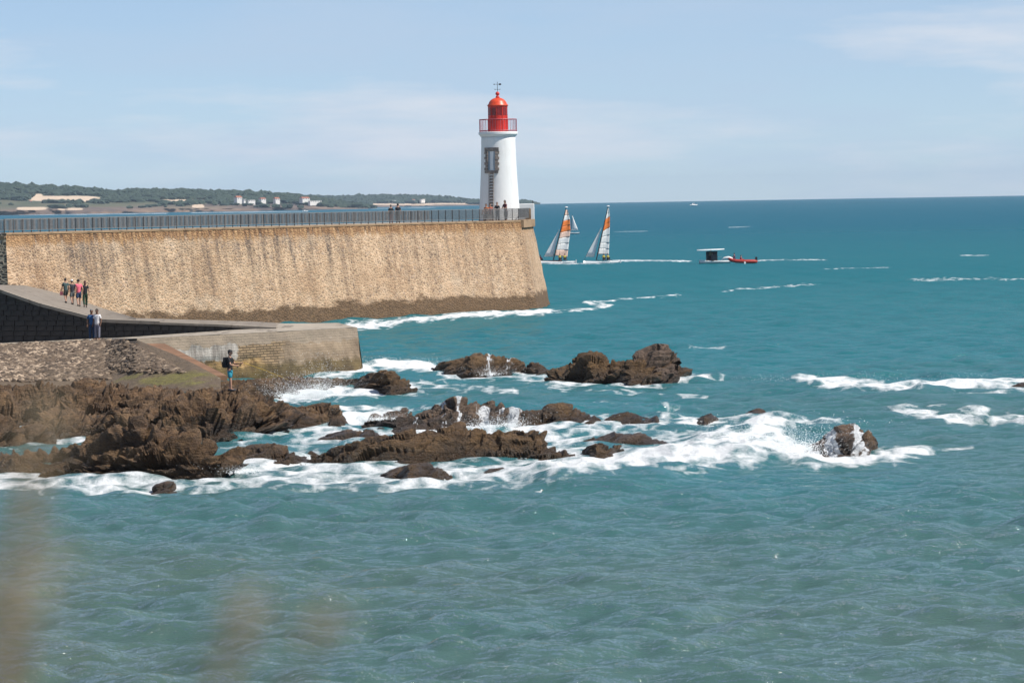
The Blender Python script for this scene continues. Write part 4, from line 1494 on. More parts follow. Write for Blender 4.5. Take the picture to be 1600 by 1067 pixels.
def mat_coast():
    t = NT('far_coast')
    p = t.pos()
    z = t.n('ShaderNodeSeparateXYZ'); t.l(p, z.inputs['Vector'])
    n = t.noise(t.mapv(p, (0.006, 0.006, 0.03)), 1.0, 6, 0.7)
    hh = t.math('ADD', z.outputs['Z'], t.rng(n, 0.3, 0.7, -7, 7))
    c = t.ramp(n, [(0.35, (0.07, 0.055, 0.050)), (0.55, (0.20, 0.135, 0.095)), (0.7, (0.38, 0.28, 0.19))])
    c = t.mix(t.rng(hh, 5, 11), c, t.ramp(n, [(0.4, (0.06, 0.075, 0.035)), (0.65, (0.14, 0.12, 0.07))]))
    sa = t.attr('sand').outputs['Fac']
    c = t.mix(t.rng(t.math('ADD', sa, t.rng(n, 0.3, 0.7, -0.35, 0.35)), 0.45, 0.6), c, (0.60, 0.46, 0.33))
    t.col(c); t.b.inputs['Roughness'].default_value = 0.95
    return t.m


M_WOOD, M_COAST = mat_wood(), mat_coast()


def coast(skyline, shore, D0, D1, x0, x1, label, seed, sands=(), wood_from=0.35, n=320):
    xs = np.linspace(x0, x1, n)
    m = 44
    G = np.zeros((n, m, 3))
    for i, x in enumerate(xs):
        ys = np.interp(x, [s[0] for s in skyline], [s[1] for s in skyline])
        Ds = D0
        sx, sy = PD(x, 300, Ds).x, Ds
        zt_ = PD(x, ys, D1).z - 4.0
        z0 = -D0 * D0 / (2 * REARTH) - 1.0
        for j in range(m):
            t = j / (m - 1)
            y = D0 + (D1 - D0) * t
            cliff = 1 - math.exp(-t * 34)
            prof = 0.17 * cliff + 0.83 * max(0, t - 0.03) ** 1.15
            G[i, j] = (sx * y / sy, y, z0 + (zt_ - z0) * min(1, prof))
    nz = fbm(np.stack([G[..., 0] * 0.006, G[..., 1] * 0.004, G[..., 0] * 0 + seed], -1), 5, 0.6)
    rel = np.clip(np.linspace(0, 6, m), 0, 1)[None, :]
    G[..., 2] += nz * 3.2 * rel
    G[:, 0, 2] = -D0 * D0 / (2 * REARTH) - 3
    G[:, :5, 1] += (nz[:, :5]) * 90
    o = grid_obj('coast_hill', G, M_COAST)
    px, py = to_px(G[..., 0], G[..., 1], G[..., 2])
    sand = np.zeros_like(px)
    for cx, cy, wx, wy in sands:
        sand = np.maximum(sand, 1.1 * np.exp(-((px - cx) / wx) ** 4 - ((py - cy) / wy) ** 4))
    set_attr(o, 'sand', sand)
    tag(o, kind='structure')
    # the wood on it reads as one mass
    ico = bmesh.new(); bmesh.ops.create_icosphere(ico, subdivisions=1, radius=1.0)
    iv = np.array([v.co[:] for v in ico.verts]); itf = np.array([[v.index for v in f.verts] for f in ico.faces]); ico.free()
    rng = np.random.default_rng(seed)
    V, Fc, k = [], [], 0
    for _ in range(7000):
        i = rng.integers(0, n - 1); t = rng.uniform(wood_from, 1.0) if rng.random() < 0.92 else rng.uniform(0.12, wood_from)
        j = int(t * (m - 1))
        p = G[i, j]
        if sand[i, j] > 0.3: continue
        if t < wood_from + 0.12 and nz[i, j] < 0: continue
        s = rng.uniform(3.0, 7.0) * D0 / 5200
        v = iv * (1 + rng.uniform(-0.4, 0.35, (len(iv), 1))) * np.array([s * rng.uniform(0.8, 2.2), s * 1.25, s * rng.uniform(0.5, 0.95)])
        V.append(v + p + np.array([rng.uniform(-8, 8), rng.uniform(-20, 20), s * 0.25])); Fc.append(itf + k); k += len(iv)
    me = bpy.data.meshes.new('far_wood'); me.from_pydata(np.concatenate(V).tolist(), [], np.concatenate(Fc).tolist()); me.update()
    me.materials.append(M_WOOD)
    w = link(bpy.data.objects.new('far_wood', me))
    tag(w, label, 'wood', kind='stuff')
    return G, px, py


SK1 = [(-300, 276), (-60, 283), (0, 284), (60, 287), (130, 290), (175, 295), (200, 296), (240, 293.5), (300, 295), (360, 298), (400, 300), (440, 302), (470, 305), (500, 310), (540, 316), (575, 321)]
SK2 = [(380, 314), (450, 311), (520, 308), (580, 307.5), (640, 307), (680, 309), (710, 311.5), (745, 315), (790, 318.5), (830, 320.5)]
C1 = coast(SK1, None, 5200, 6000, -300, 575, 'dark green wooded ridge behind the sandy bluffs, far left', 3, [(105, 311, 60, 5.0), (55, 305, 12, 2), (290, 314, 45, 2.2), (50, 326, 26, 2.4), (310, 322, 10, 3), (110, 327, 22, 2)])
C2 = coast(SK2, None, 8300, 9000, 380, 830, 'distant blue-green wooded headland left of the lighthouse', 5, [(620, 319.5, 60, 1.4), (700, 318.5, 40, 1.2)], n=220)

M_HW = simple('house_white', (0.76, 0.74, 0.70), 0.8, 0.05)
M_TILE = simple('house_tiles', (0.42, 0.15, 0.085), 0.85, 0.15, 0.3)
M_GLS = simple('house_window', (0.05, 0.06, 0.075), 0.3, 0.2)


def house(label, px, py, D, w, d, h, roof=2.0, rz=0.75, flat=False):
    b = PD(px, py, D); w *= 0.8; d *= 0.8; h *= 0.62; roof *= 0.75
    hs = empty('house', (b.x, b.y, b.z), rz)
    tag(hs, label, 'house', 'houses on the far shore')
    MB().box((0, 0, h / 2 - 3), (w, d, h + 6)).build('wall', M_HW, hs)
    if flat:
        MB().box((0, 0, h + 0.2), (w + 0.6, d + 0.6, 0.4)).build('roof', M_HW, hs)
    else:
        e = 0.5
        vs = [(-w / 2 - e, -d / 2 - e, h), (w / 2 + e, -d / 2 - e, h), (w / 2 + e, d / 2 + e, h), (-w / 2 - e, d / 2 + e, h), (-w / 2 + 0.5, 0, h + roof), (w / 2 - 0.5, 0, h + roof)]
        MB().add(vs, [(3, 2, 1, 0), (0, 1, 5, 4), (2, 3, 4, 5), (1, 2, 5), (3, 0, 4)]).build('roof', M_TILE, hs)
    k = max(2, int(w / 4.5))
    for i in range(k):
        x = -w / 2 + w * (i + 0.5) / k
        MB().box((x, -d / 2 - 0.03, h * 0.5), (1.3, 0.14, 1.6)).build('window', M_GLS, hs)
    return hs


house('large white house with stepped gable on the far shore', 372, 313, 5400, 13, 10, 7, 3.2)
house('small white annex right of the large white house', 381, 314.5, 5390, 5, 6, 4.5, flat=True)
house('long low white wall-like house behind the annex', 392, 314.5, 5420, 17, 6, 2.2, flat=True)
house('red-roofed house right of the long low house', 410, 313.5, 5450, 12, 8, 4.5, 2.2)
house('paired white house nearer the ridge end', 432, 313.5, 5450, 11, 8, 5, 2.6)
house('wide pink-roofed house at the end of the wooded ridge', 476, 312, 5500, 19, 10, 3.6, 2.6)
house('long white low building below the pink-roofed house', 492, 315.5, 5480, 30, 6, 2.2, flat=True)
house('tiny white house below the wooded hill, far left', 48, 316.5, 5500, 5, 5, 3.2, 1.4)
house('tiny white cabin beside the sandy bluff, far left', 71, 316, 5500, 6, 5, 2.2, flat=True)
house('white house on the distant headland', 645, 314.5, 8500, 12, 8, 5, 2)
house('white villa on the distant headland, right of its neighbour', 660, 313.5, 8520, 15, 8, 5, 2, flat=True)
house('pale house low on the distant headland', 616, 315.5, 8480, 9, 8, 5, 2, flat=True)

# ------------------------------------------------------------------ people
def skin_mesh(name, pts, edges, rads, mats, parent, root=0, sub=1):
    me = bpy.data.meshes.new(name)
    me.from_pydata([tuple(p) for p in pts], edges, [])
    o = bpy.data.objects.new(name, me)
    COL.objects.link(o)
    o.modifiers.new('skin', 'SKIN')
    sv = me.skin_vertices[0].data
    for i, r in enumerate(rads):
        sv[i].radius = r if isinstance(r, tuple) else (r, r)
        sv[i].use_root = (i == root)
    s = o.modifiers.new('sub', 'SUBSURF'); s.levels = sub; s.render_levels = sub
    dg = bpy.context.evaluated_depsgraph_get()
    m2 = bpy.data.meshes.new_from_object(o.evaluated_get(dg))
    m2.name = name
    bpy.data.objects.remove(o); bpy.data.meshes.remove(me)
    m2.materials.clear()
    for m in mats: m2.materials.append(m)
    m2.polygons.foreach_set('use_smooth', [True] * len(m2.polygons))
    ob = bpy.data.objects.new(name, m2)
    return link(ob, parent)


POSES = {
    'stand': dict(hip=0.92, knee=((0.10, 0.02, 0.49), (-0.10, 0.0, 0.49)), ank=((0.11, -0.02, 0.07), (-0.11, 0.02, 0.07)),
                  elb=((0.25, -0.03, 1.13), (-0.25, -0.03, 1.13)), wri=((0.25, 0.07, 0.89), (-0.25, 0.07, 0.89)), lean=0.0),
    'walk': dict(hip=0.91, knee=((0.10, 0.16, 0.50), (-0.10, -0.02, 0.48)), ank=((0.10, 0.22, 0.08), (-0.10, -0.30, 0.13)),
                 elb=((0.25, -0.12, 1.14), (-0.25, 0.08, 1.14)), wri=((0.24, -0.08, 0.90), (-0.24, 0.24, 0.95)), lean=0.03),
    'fish': dict(hip=0.92, knee=((0.12, 0.06, 0.49), (-0.10, -0.02, 0.49)), ank=((0.13, 0.08, 0.07), (-0.12, -0.08, 0.07)),
                 elb=((0.25, 0.12, 1.14), (-0.25, 0.14, 1.16)), wri=((0.10, 0.38, 1.10), (-0.06, 0.50, 1.20)), lean=0.0),
    'lean': dict(hip=0.92, knee=((0.10, 0.02, 0.49), (-0.10, 0.0, 0.49)), ank=((0.11, -0.02, 0.07), (-0.11, 0.02, 0.07)),
                 elb=((0.27, 0.16, 1.12), (-0.27, 0.16, 1.12)), wri=((0.12, 0.36, 1.10), (-0.12, 0.36, 1.10)), lean=0.08),
    'sit': dict(hip=0.12, knee=((0.13, 0.40, 0.42), (-0.13, 0.40, 0.42)), ank=((0.12, 0.55, 0.07), (-0.12, 0.55, 0.07)),
                elb=((0.25, 0.06, 0.38), (-0.25, 0.06, 0.38)), wri=((0.16, 0.30, 0.36), (-0.16, 0.30, 0.36)), lean=0.06),
}


def person(label, loc, rz, pose='stand', height=1.75, skin=None, shirt=(0.1, 0.1, 0.1), legs=(0.1, 0.1, 0.1), shorts=False, hair=None, sleeve=True, cap=None, shoes=(0.03, 0.03, 0.03), hairlong=False, group=None, z=None):
    skin = skin or M_SKIN; hair = hair or M_HAIR
    k = height / 1.75
    po = POSES[pose]
    pr = empty('person', loc, rz)
    pr.scale = (k, k, k)
    tag(pr, label, 'person', group)
    hp = po['hip']; le = po['lean']
    V3 = Vector
    pel = V3((0, 0, hp)); spi = V3((0, le * 0.5, hp + 0.22)); che = V3((0, le, hp + 0.42)); nek = V3((0, le, hp + 0.58)); hd0 = V3((0, le + 0.01, hp + 0.66)); hd1 = V3((0, le + 0.02, hp + 0.77))
    shx = [V3((0.17, le, hp + 0.50)), V3((-0.17, le, hp + 0.50))]
    hipx = [V3((0.09, 0, hp - 0.04)), V3((-0.09, 0, hp - 0.04))]
    kn = [V3(p) for p in po['knee']]; an = [V3(p) for p in po['ank']]
    el = [V3(p) for p in po['elb']]; wr = [V3(p) for p in po['wri']]
    toe = [a + V3((0.015 if i == 0 else -0.015, 0.16, -0.035)) for i, a in enumerate(an)]
    heel = [a + V3((0, -0.03, -0.035)) for a in an]
    palm = [w + (w - e).normalized() * 0.07 for w, e in zip(wr, el)]
    pts = [pel, spi, che, nek, hd0, hd1]
    rad = [(0.14, 0.11), (0.125, 0.095), (0.15, 0.105), 0.055, 0.075, 0.085]
    ed = [(0, 1), (1, 2), (2, 3), (3, 4), (4, 5)]
    for s in (0, 1):
        b = len(pts)
        pts += [shx[s], el[s], wr[s], palm[s]]
        rad += [0.065, 0.045, 0.030, (0.036, 0.02)]
        ed += [(2, b), (b, b + 1), (b + 1, b + 2), (b + 2, b + 3)]
        b = len(pts)
        pts += [hipx[s], kn[s], an[s], toe[s]]
        rad += [0.088, 0.06, 0.042, 0.035]
        ed += [(0, b), (b, b + 1), (b + 1, b + 2), (b + 2, b + 3)]
    body = skin_mesh('body', pts, ed, rad, [skin, M_EYE], pr, 0, 1)
    # face, ears and fingers go into the same mesh
    ex = MB()
    hc = (hd0 + hd1) / 2 + V3((0, 0.01, 0.03))
    ex.ball(hc, 0.094, 0.84, 1.0, 1.22, 12, 9)
    ex.ball(hc + V3((0, 0.098, -0.015)), 0.018, 0.8, 1.0, 1.4, 6, 5)
    ex.ball(hc + V3((0, 0.088, -0.06)), 0.022, 1.3, 0.5, 0.4, 6, 4)
    for s in (-1, 1): ex.ball(hc + V3((0.082 * s, 0.0, 0)), 0.024, 0.4, 0.8, 1.3, 6, 5)
    nface = len(ex.f)
    for s in (-1, 1): ex.ball(hc + V3((0.033 * s, 0.083, 0.012)), 0.012, 1.2, 0.7, 0.8, 6, 4)
    neye = len(ex.f)
    for s in (0, 1):
        fw = (palm[s] - wr[s]).normalized()
        sd = fw.cross(V3((0, 0, 1)))
        sd = sd.normalized() if sd.length > 0.3 else V3((0, 1, 0))
        cu = sd.cross(fw).normalized() * -1
        if cu.z > 0: cu = -cu
        for q_, L in ((-0.027, 0.062), (-0.009, 0.075), (0.009, 0.07), (0.027, 0.055)):
            p0 = palm[s] + sd * q_
            ex.tube([p0, p0 + fw * L * 0.55, p0 + fw * L * 0.85 + cu * L * 0.45], [0.010, 0.009, 0.007], 5)
        p0 = wr[s] + fw * 0.02 + sd * (0.03)
        ex.tube([p0, p0 + fw * 0.035 + sd * 0.025, p0 + fw * 0.065 + sd * 0.03], [0.012, 0.011, 0.008], 5)
    bm = bmesh.new(); bm.from_mesh(body.data)
    nv = [bm.verts.new(v) for v in ex.v]
    for i, f in enumerate(ex.f):
        try:
            nf = bm.faces.new([nv[a] for a in f]); nf.smooth = True
            nf.material_index = 1 if nface <= i < neye else 0
        except ValueError:
            pass
    bm.to_mesh(body.data); bm.free()
    # clothing follows the body
    g = 0.014
    sp = [pel - V3((0, 0, 0.10)), spi, che, nek - V3((0, 0, 0.055))]
    sr = [(0.165 + g, 0.13 + g), (0.145 + g, 0.11 + g), (0.155 + g, 0.112 + g), 0.066]
    se = [(0, 1), (1, 2), (2, 3)]
    for s in (0, 1):
        b = len(sp)
        end = shx[s].lerp(el[s], 0.75) if sleeve else shx[s].lerp(el[s], 0.12)
        sp += [shx[s], end]; sr += [0.078, 0.062 if sleeve else 0.072]; se += [(2, b), (b, b + 1)]
    skin_mesh('shirt', sp, se, sr, [cloth('shirt_cloth', shirt)], pr, 0, 1)
    lp = [pel + V3((0, 0, 0.13)), pel - V3((0, 0, 0.02))]; lr = [(0.145 + g, 0.11 + g), (0.15 + g, 0.12 + g)]; le_ = [(0, 1)]
    for s in (0, 1):
        b = len(lp)
        if shorts:
            lp += [hipx[s], hipx[s].lerp(kn[s], 0.9)]; lr += [0.115, 0.105]; le_ += [(1, b), (b, b + 1)]
        else:
            lp += [hipx[s], kn[s], an[s] + V3((0, 0, 0.03))]; lr += [0.11, 0.085, 0.07]; le_ += [(1, b), (b, b + 1), (b + 1, b + 2)]
    skin_mesh('shorts' if shorts else 'trousers', lp, le_, lr, [cloth('leg_cloth', legs)], pr, 0, 1)
    msh = simple('shoe', shoes, 0.7)
    for s in (0, 1):
        MB().tube([heel[s] + V3((0, -0.03, 0)), heel[s] + V3((0, 0.06, 0.0)), toe[s] + V3((0, 0.05, 0))], [0.042, 0.052, 0.036], 8).build('shoe', msh, pr, True)
    hm = MB()
    hm.ball(hc + V3((0, -0.014, 0.028)), 0.101, 0.90, 1.0, 1.16, 12, 8)
    if hairlong: hm.ball(hc + V3((0, -0.075, -0.07)), 0.085, 0.95, 0.6, 1.5, 10, 7)
    ho = hm.build('hair', hair, pr, True)
    # cut the hair away from the face
    bm = bmesh.new(); bm.from_mesh(ho.data)
    dead = [v for v in bm.verts if v.co.y > hc.y + 0.045 and v.co.z < hc.z + 0.055]
    bmesh.ops.delete(bm, geom=dead, context='VERTS'); bm.to_mesh(ho.data); bm.free()
    if cap:
        cm = MB().ball(hc + V3((0, -0.01, 0.05)), 0.108, 0.92, 1.04, 0.95, 12, 8)
        cm.box(tuple(hc + V3((0, 0.135, 0.062))), (0.15, 0.13, 0.014))
        co = cm.build('cap', cloth('cap_cloth', cap), pr, True)
        bm = bmesh.new(); bm.from_mesh(co.data)
        dead = [v for v in bm.verts if v.co.z < hc.z + 0.035]
        bmesh.ops.delete(bm, geom=dead, context='VERTS'); bm.to_mesh(co.data); bm.free()
    return pr, wr, palm


def on_ramp(px, py):
    """point of the ramp surface seen at a pixel"""
    best = None
    for i in range(len(ru) - 1):
        for f in np.linspace(0, 1, 12):
            a = front_l[i].lerp(front_l[i + 1], f); b = back_l2[i].lerp(back_l2[i + 1], f)
            for g in np.linspace(0, 1, 40):
                p_ = a.lerp(b, g)
                x, y = to_px(p_.x, p_.y, p_.z)
                e = (x - px) ** 2 + (y - py) ** 2
                if best is None or e < best[0]: best = (e, p_)
    return best[1]


AW = -0.35      # walking away up the ramp, slightly to the left
person('person in dark green top with pink bag, leftmost of four on the ramp', on_ramp(103.5, 474), 0.5, 'walk', 1.66, shirt=(0.05, 0.085, 0.085), legs=(0.03, 0.035, 0.03), shorts=True, group='people walking up the ramp')
person('person in black top and white hat, second of four on the ramp', on_ramp(112, 476), 0.4, 'walk', 1.68, shirt=(0.03, 0.03, 0.04), legs=(0.12, 0.13, 0.13), shorts=True, cap=(0.75, 0.72, 0.7), group='people walking up the ramp')
person('person in bright pink shirt and blue shorts on the ramp', on_ramp(122, 479.5), 0.3, 'walk', 1.86, shirt=(0.80, 0.16, 0.22), legs=(0.03, 0.055, 0.12), shorts=True, group='people walking up the ramp')
person('person in black top and dark green trousers on the ramp', on_ramp(133, 480.5), 0.25, 'walk', 1.84, shirt=(0.012, 0.012, 0.015), legs=(0.02, 0.05, 0.025), hair=simple('auburn_hair', (0.09, 0.03, 0.02)), hairlong=True, group='people walking up the ramp')
bag = MB().box((0, 0, 0.15), (0.22, 0.12, 0.26), 0, 0.85)
bag.tube([(-0.08, 0, 0.27), (-0.05, 0, 0.40), (0.05, 0, 0.40), (0.08, 0, 0.27)], 0.012, 5)
bg = bag.build('hand_bag', cloth('pink_bag', (0.75, 0.22, 0.26)))
bp = on_ramp(103.5, 474)
bg.location = (bp.x - 0.30, bp.y + 0.1, bp.z + 0.52)
tag(bg, 'small pink bag carried by the leftmost walker on the ramp', 'bag')
p1 = q(143.8, 529.5, 202.0); p2 = q(152.5, 529.5, 201.8)
p1.z = bots[3].z - 0.045; p2.z = bots[3].lerp(bots[4], 0.6).z - 0.045
person('person in blue shirt and blue trousers standing before the black wall', p1, math.pi + 0.2, 'stand', 1.80, skin=M_SKIN2, shirt=(0.02, 0.085, 0.22), legs=(0.012, 0.04, 0.10), hair=M_HAIRG, shoes=(0.7, 0.7, 0.7), group='couple by the black wall')
person('person in white top and grey trousers standing before the black wall', p2, math.pi - 0.4, 'stand', 1.80, skin=M_SKIN2, shirt=(0.78, 0.76, 0.76), legs=(0.19, 0.19, 0.24), shoes=(0.35, 0.18, 0.12), group='couple by the black wall')
# paved walk along the foot of the black wall
vs, fs = [], []
for i, (a, b) in enumerate(zip(bots[:5], WK)):
    vs += [(a.x, a.y + 0.1, a.z), (b.x, b.y - 0.05, b.z + 0.01)]
vs += [tuple(tp_back[0]), tuple(QA + Vector((0.02, 0.02, 0.004)))]
for i in range(5): fs.append((2 * i, 2 * i + 1, 2 * i + 3, 2 * i + 2))
tag(mesh_obj('walkway', vs, fs, M_KERB), kind='structure')


def drop_to(objs, x, y):
    """highest surface of the given objects under a point"""
    dg = bpy.context.evaluated_depsgraph_get()
    zb = -5
    for o in objs:
        ok, loc, nn, idx = o.ray_cast(Vector((x, y, 30)), Vector((0, 0, -1)), depsgraph=dg)
        if ok: zb = max(zb, loc.z)
    return zb


bpy.context.view_layer.update()
rocks_all = [o for o in COL.objects if o.name.startswith('rock')]
for FD in np.arange(141, 156, 0.2):
    fz = PD(360, 611, FD)
    zs = drop_to(rocks_all, fz.x, fz.y)
    if to_px(fz.x, fz.y, zs)[1] <= 613: break
ang_loc = Vector((fz.x, fz.y, zs + 0.0))
ang, wr_, pl_ = person('angler in black shirt, cap and turquoise shorts standing on the rocks', ang_loc, -math.pi / 2 - 0.25, 'fish', 1.76, shirt=(0.012, 0.012, 0.014), legs=(0.03, 0.30, 0.40), shorts=True, cap=(0.02, 0.02, 0.022), shoes=(0.06, 0.06, 0.07))
Mx = Matrix.Translation(ang_loc) @ Matrix.Rotation(-math.pi / 2 - 0.25, 4, 'Z') @ Matrix.Scale(1.76 / 1.75, 4)
h1, h2 = Mx @ pl_[0], Mx @ pl_[1]
rod = empty('fishing_rod', h1)
tag(rod, 'yellow fishing rod held out by the angler on the rocks', 'fishing rod')
dirr = (h2 - h1).normalized()
tip = Vector((2.0, -0.2, -0.75))
hh_ = (h2 - h1)
MB().tube([hh_ * -0.6, hh_ * 1.3], 0.018, 6).build('handle', M_BLACK, rod)
MB().tube([hh_ * 1.25, hh_ * 1.3 + tip * 0.5, hh_ * 1.3 + tip + Vector((0, 0, -0.05))], [0.015, 0.011, 0.006], 6).build('blank', simple('yellow_rod', (0.55, 0.36, 0.05), 0.4), rod)
MB().lathe([(0.03, -0.02), (0.045, -0.02), (0.045, 0.02), (0.03, 0.02)], 10, tuple(hh_ * 0.5 + Vector((0, 0, -0.05)))).build('reel', M_IRON, rod)
bpk = MB().box((0, -0.20, 1.24), (0.30, 0.17, 0.46), 0, 0.86).box((0, -0.305, 1.16), (0.22, 0.06, 0.22))
for s in (-1, 1): bpk.tube([(0.1 * s, -0.13, 1.46), (0.12 * s, 0.02, 1.50), (0.12 * s, 0.13, 1.36), (0.13 * s, -0.06, 1.06)], 0.02, 5)
bo = bpk.build('backpack', cloth('black_pack', (0.015, 0.015, 0.017)))
bo.matrix_world = Mx
tag(bo, 'black backpack worn by the angler', 'backpack')
bvm = bo.modifiers.new('b', 'BEVEL'); bvm.width = 0.03; bvm.segments = 2

dn = lambda px, D: Vector((PD(px, 340, D).x, D, PZT - 0.02))
person('person in dark jacket at the pier rail, left of a pair', dn(611, 297.8), 0.3, 'stand', 1.66, shirt=(0.012, 0.016, 0.02), legs=(0.16, 0.06, 0.06), hair=M_HAIRG, group='pair at the pier rail')
person('person in dark jacket at the pier rail, right of a pair', dn(622, 298.6), 0.2, 'stand', 1.74, shirt=(0.010, 0.014, 0.022), legs=(0.05, 0.045, 0.035), group='pair at the pier rail')
person('person in orange top low at the lighthouse foot, left of four', dn(760.5, 309.6), 2.6, 'sit', 1.75, shirt=(0.55, 0.16, 0.05), legs=(0.2, 0.1, 0.06), group='people at the lighthouse foot').__getitem__(0).location.z += 0.62
person('person in red-brown top low beside the ladder foot', dn(766.5, 309.8), 3.0, 'sit', 1.75, shirt=(0.45, 0.10, 0.06), legs=(0.1, 0.06, 0.06), group='people at the lighthouse foot').__getitem__(0).location.z += 0.62
bench = MB().box((dn(763.5, 309.8).x, 309.8, PZT + 0.28), (1.0, 0.5, 0.56)).build('stone_bench', M_GRANITE)
tag(bench, 'low stone block seat at the lighthouse foot', 'bench')
person('person in black with arms folded before the white tower', dn(777, 309.9), math.pi, 'lean', 1.70, shirt=(0.012, 0.012, 0.015), legs=(0.02, 0.02, 0.025), group='people at the lighthouse foot')
person('person in maroon top, tallest, right of those at the lighthouse', dn(790.5, 310.6), math.pi - 0.9, 'lean', 1.86, shirt=(0.10, 0.018, 0.03), legs=(0.05, 0.03, 0.04), hairlong=True, group='people at the lighthouse foot')

# ------------------------------------------------------------------ boats
def sheet(mb_name, pts4, mat, parent, bulge, n=6, thick=0.02):
    """a sail panel between two edges, bellied to one side"""
    (a, b, c, d) = [Vector(p) for p in pts4]       # luff low, leech low, leech high, luff high
    G = np.zeros((n + 1, 9, 3))
    for i in range(n + 1):
        for j in range(9):
            u, v = j / 8, i / n
            p = a.lerp(b, u).lerp(d.lerp(c, u), v)
            p = p + Vector((0, bulge * math.sin(math.pi * u) * 0.9, 0))
            G[i, j] = p
    o = grid_obj(mb_name, G, mat, parent)
    s = o.modifiers.new('s', 'SOLIDIFY'); s.thickness = thick
    return o


def hull(mb, y, L, w, h):
    n = 14
    vs, fs = [], []
    for i in range(n + 1):
        t = i / n
        x = L * (0.5 - t)
        k = (math.sin(math.pi * min(1, t * 1.15 + 0.02) * 0.5) ** 0.7) * (1 - 0.35 * max(0, t - 0.7) / 0.3)
        zt_ = h + 0.16 * (1 - t) ** 3
        for yy, zz in ((-w / 2 * k, zt_), (-w / 2 * k * 0.9, h * 0.35), (0, -0.14 + 0.12 * (1 - t) ** 4), (w / 2 * k * 0.9, h * 0.35), (w / 2 * k, zt_)):
            vs.append((x, y + yy, zz))
    for i in range(n):
        for s in range(5):
            fs.append((i * 5 + s, i * 5 + (s + 1) % 5, (i + 1) * 5 + (s + 1) % 5, (i + 1) * 5 + s))
    fs += [(0, 1, 2, 3, 4), tuple(n * 5 + s for s in (4, 3, 2, 1, 0))]
    mb.add(vs, fs)


def catamaran(label, px, py, scale, top_px, sail_px, orange, group):
    """bow to the left; masts raked as in the picture"""
    b = PZ(px, py, 0.0)
    D = b.y
    ct = empty('catamaran', (b.x, b.y, -0.02), math.pi)     # local +x is the bow, turned to -x of the world
    tag(ct, label, 'catamaran', group)
    L = 5.6
    for y in (-1.05, 1.05):
        m = MB(); hull(m, y, L, 0.34, 0.30); m.build('hull', M_HULL, ct, True)
    MB().tube([(0.6, -1.1, 0.48), (0.6, 1.1, 0.48)], 0.06, 8).build('front_beam', M_BLACK, ct)
    MB().tube([(-1.5, -1.1, 0.48), (-1.5, 1.1, 0.48)], 0.05, 8).build('rear_beam', M_BLACK, ct)
    MB().box((-0.45, 0, 0.49), (2.05, 1.9, 0.03)).build('trampoline', M_BLACK, ct)
    for y in (-1.05, 1.05):
        MB().box((-L / 2 - 0.08, y, 0.1), (0.12, 0.03, 0.8)).build('rudder', M_HULL, ct)
    loc = lambda x, y_: Vector((-(PD(x, y_, D).x - b.x), 0, PD(x, y_, D).z + 0.02))
    mb_, mt = loc(*sail_px['mast_foot']), loc(*top_px)
    mb_.z = 0.5
    MB().tube([mb_, mb_.lerp(mt, 0.5), mt], [0.085, 0.08, 0.055], 8).build('mast', M_BLACK, ct)
    main = empty('mainsail'); main.parent = ct
    luff0, luff1 = loc(*sail_px['tack']), loc(*sail_px['head_luff'])
    leech = [loc(*p) for p in sail_px['leech']]             # from clew up to the head
    nb = len(orange)

    def leech_at(t):
        s = t * (len(leech) - 1); k = min(len(leech) - 2, int(s))
        return leech[k].lerp(leech[k + 1], s - k)
    for k in range(nb):
        t0, t1 = k / nb, (k + 1) / nb
        a, d = luff0.lerp(luff1, t0), luff0.lerp(luff1, t1)
        bb, c = leech_at(t0), leech_at(t1)
        off = Vector((0, -0.5 * (1 - t0 * 0.5), 0)); off1 = Vector((0, -0.5 * (1 - t1 * 0.5), 0))
        sheet('sail_panel', (a, bb + off, c + off1, d), M_ORANGE if orange[k] == 1 else (M_SAIL if orange[k] == 0 else M_PEACH), main, -0.18)
        if k:
            MB().tube([a + Vector((0, -0.03, 0)), a.lerp(bb + off, 0.5) + Vector((0, -0.23, 0)), bb + off], 0.024, 5).build('batten', M_BLACK, main)
    j = [loc(*p) for p in sail_px['jib']]
    sheet('jib', (j[0], j[1] + Vector((0, -0.45, 0)), j[2] + Vector((0, -0.03, 0)), j[2]), M_JIB, ct, -0.15)
    st = MB()
    st.tube([(2.6, -1.0, 0.5), j[0] * 1.0, j[2]], 0.014, 4); st.tube([(2.6, 1.0, 0.5), j[0]], 0.014, 4)
    for y in (-1.05, 1.05): st.tube([(-0.2, y, 0.5), mb_.lerp(mt, 0.72)], 0.012, 4)
    st.build('rigging', M_BLACK, ct)
    return ct, b


M_PEACH = simple('peach_sail', (0.84, 0.58, 0.46), 0.6, 0.1)
c1, b1 = catamaran('beach catamaran with broad orange and white mainsail, nearer the pier', 871, 411.5, 1, (884.6, 325),
                   dict(mast_foot=(864.5, 408), tack=(867.2, 399.5), head_luff=(884.2, 328), leech=[(886.5, 402), (889, 380), (891.3, 360), (890.5, 343), (886.8, 328.5)], jib=[(849.5, 401), (864.5, 401.5), (873.5, 359)]),
                   [2, 0, 0, 2, 1, 1, 0, 2], 'beach catamarans')
c2, b2 = catamaran('beach catamaran with narrow orange and white mainsail, further right', 940, 411.5, 1, (950, 323),
                   dict(mast_foot=(931.7, 409), tack=(934.5, 397.5), head_luff=(949, 326), leech=[(951.4, 398), (952, 380), (952.8, 355), (953, 338), (951.6, 326)], jib=[(914.8, 401), (928.5, 402), (939.5, 355)]),
                   [0, 0, 0, 0, 1, 1, 0, 0], 'beach catamarans')
YV = (0.50, 0.46, 0.05)
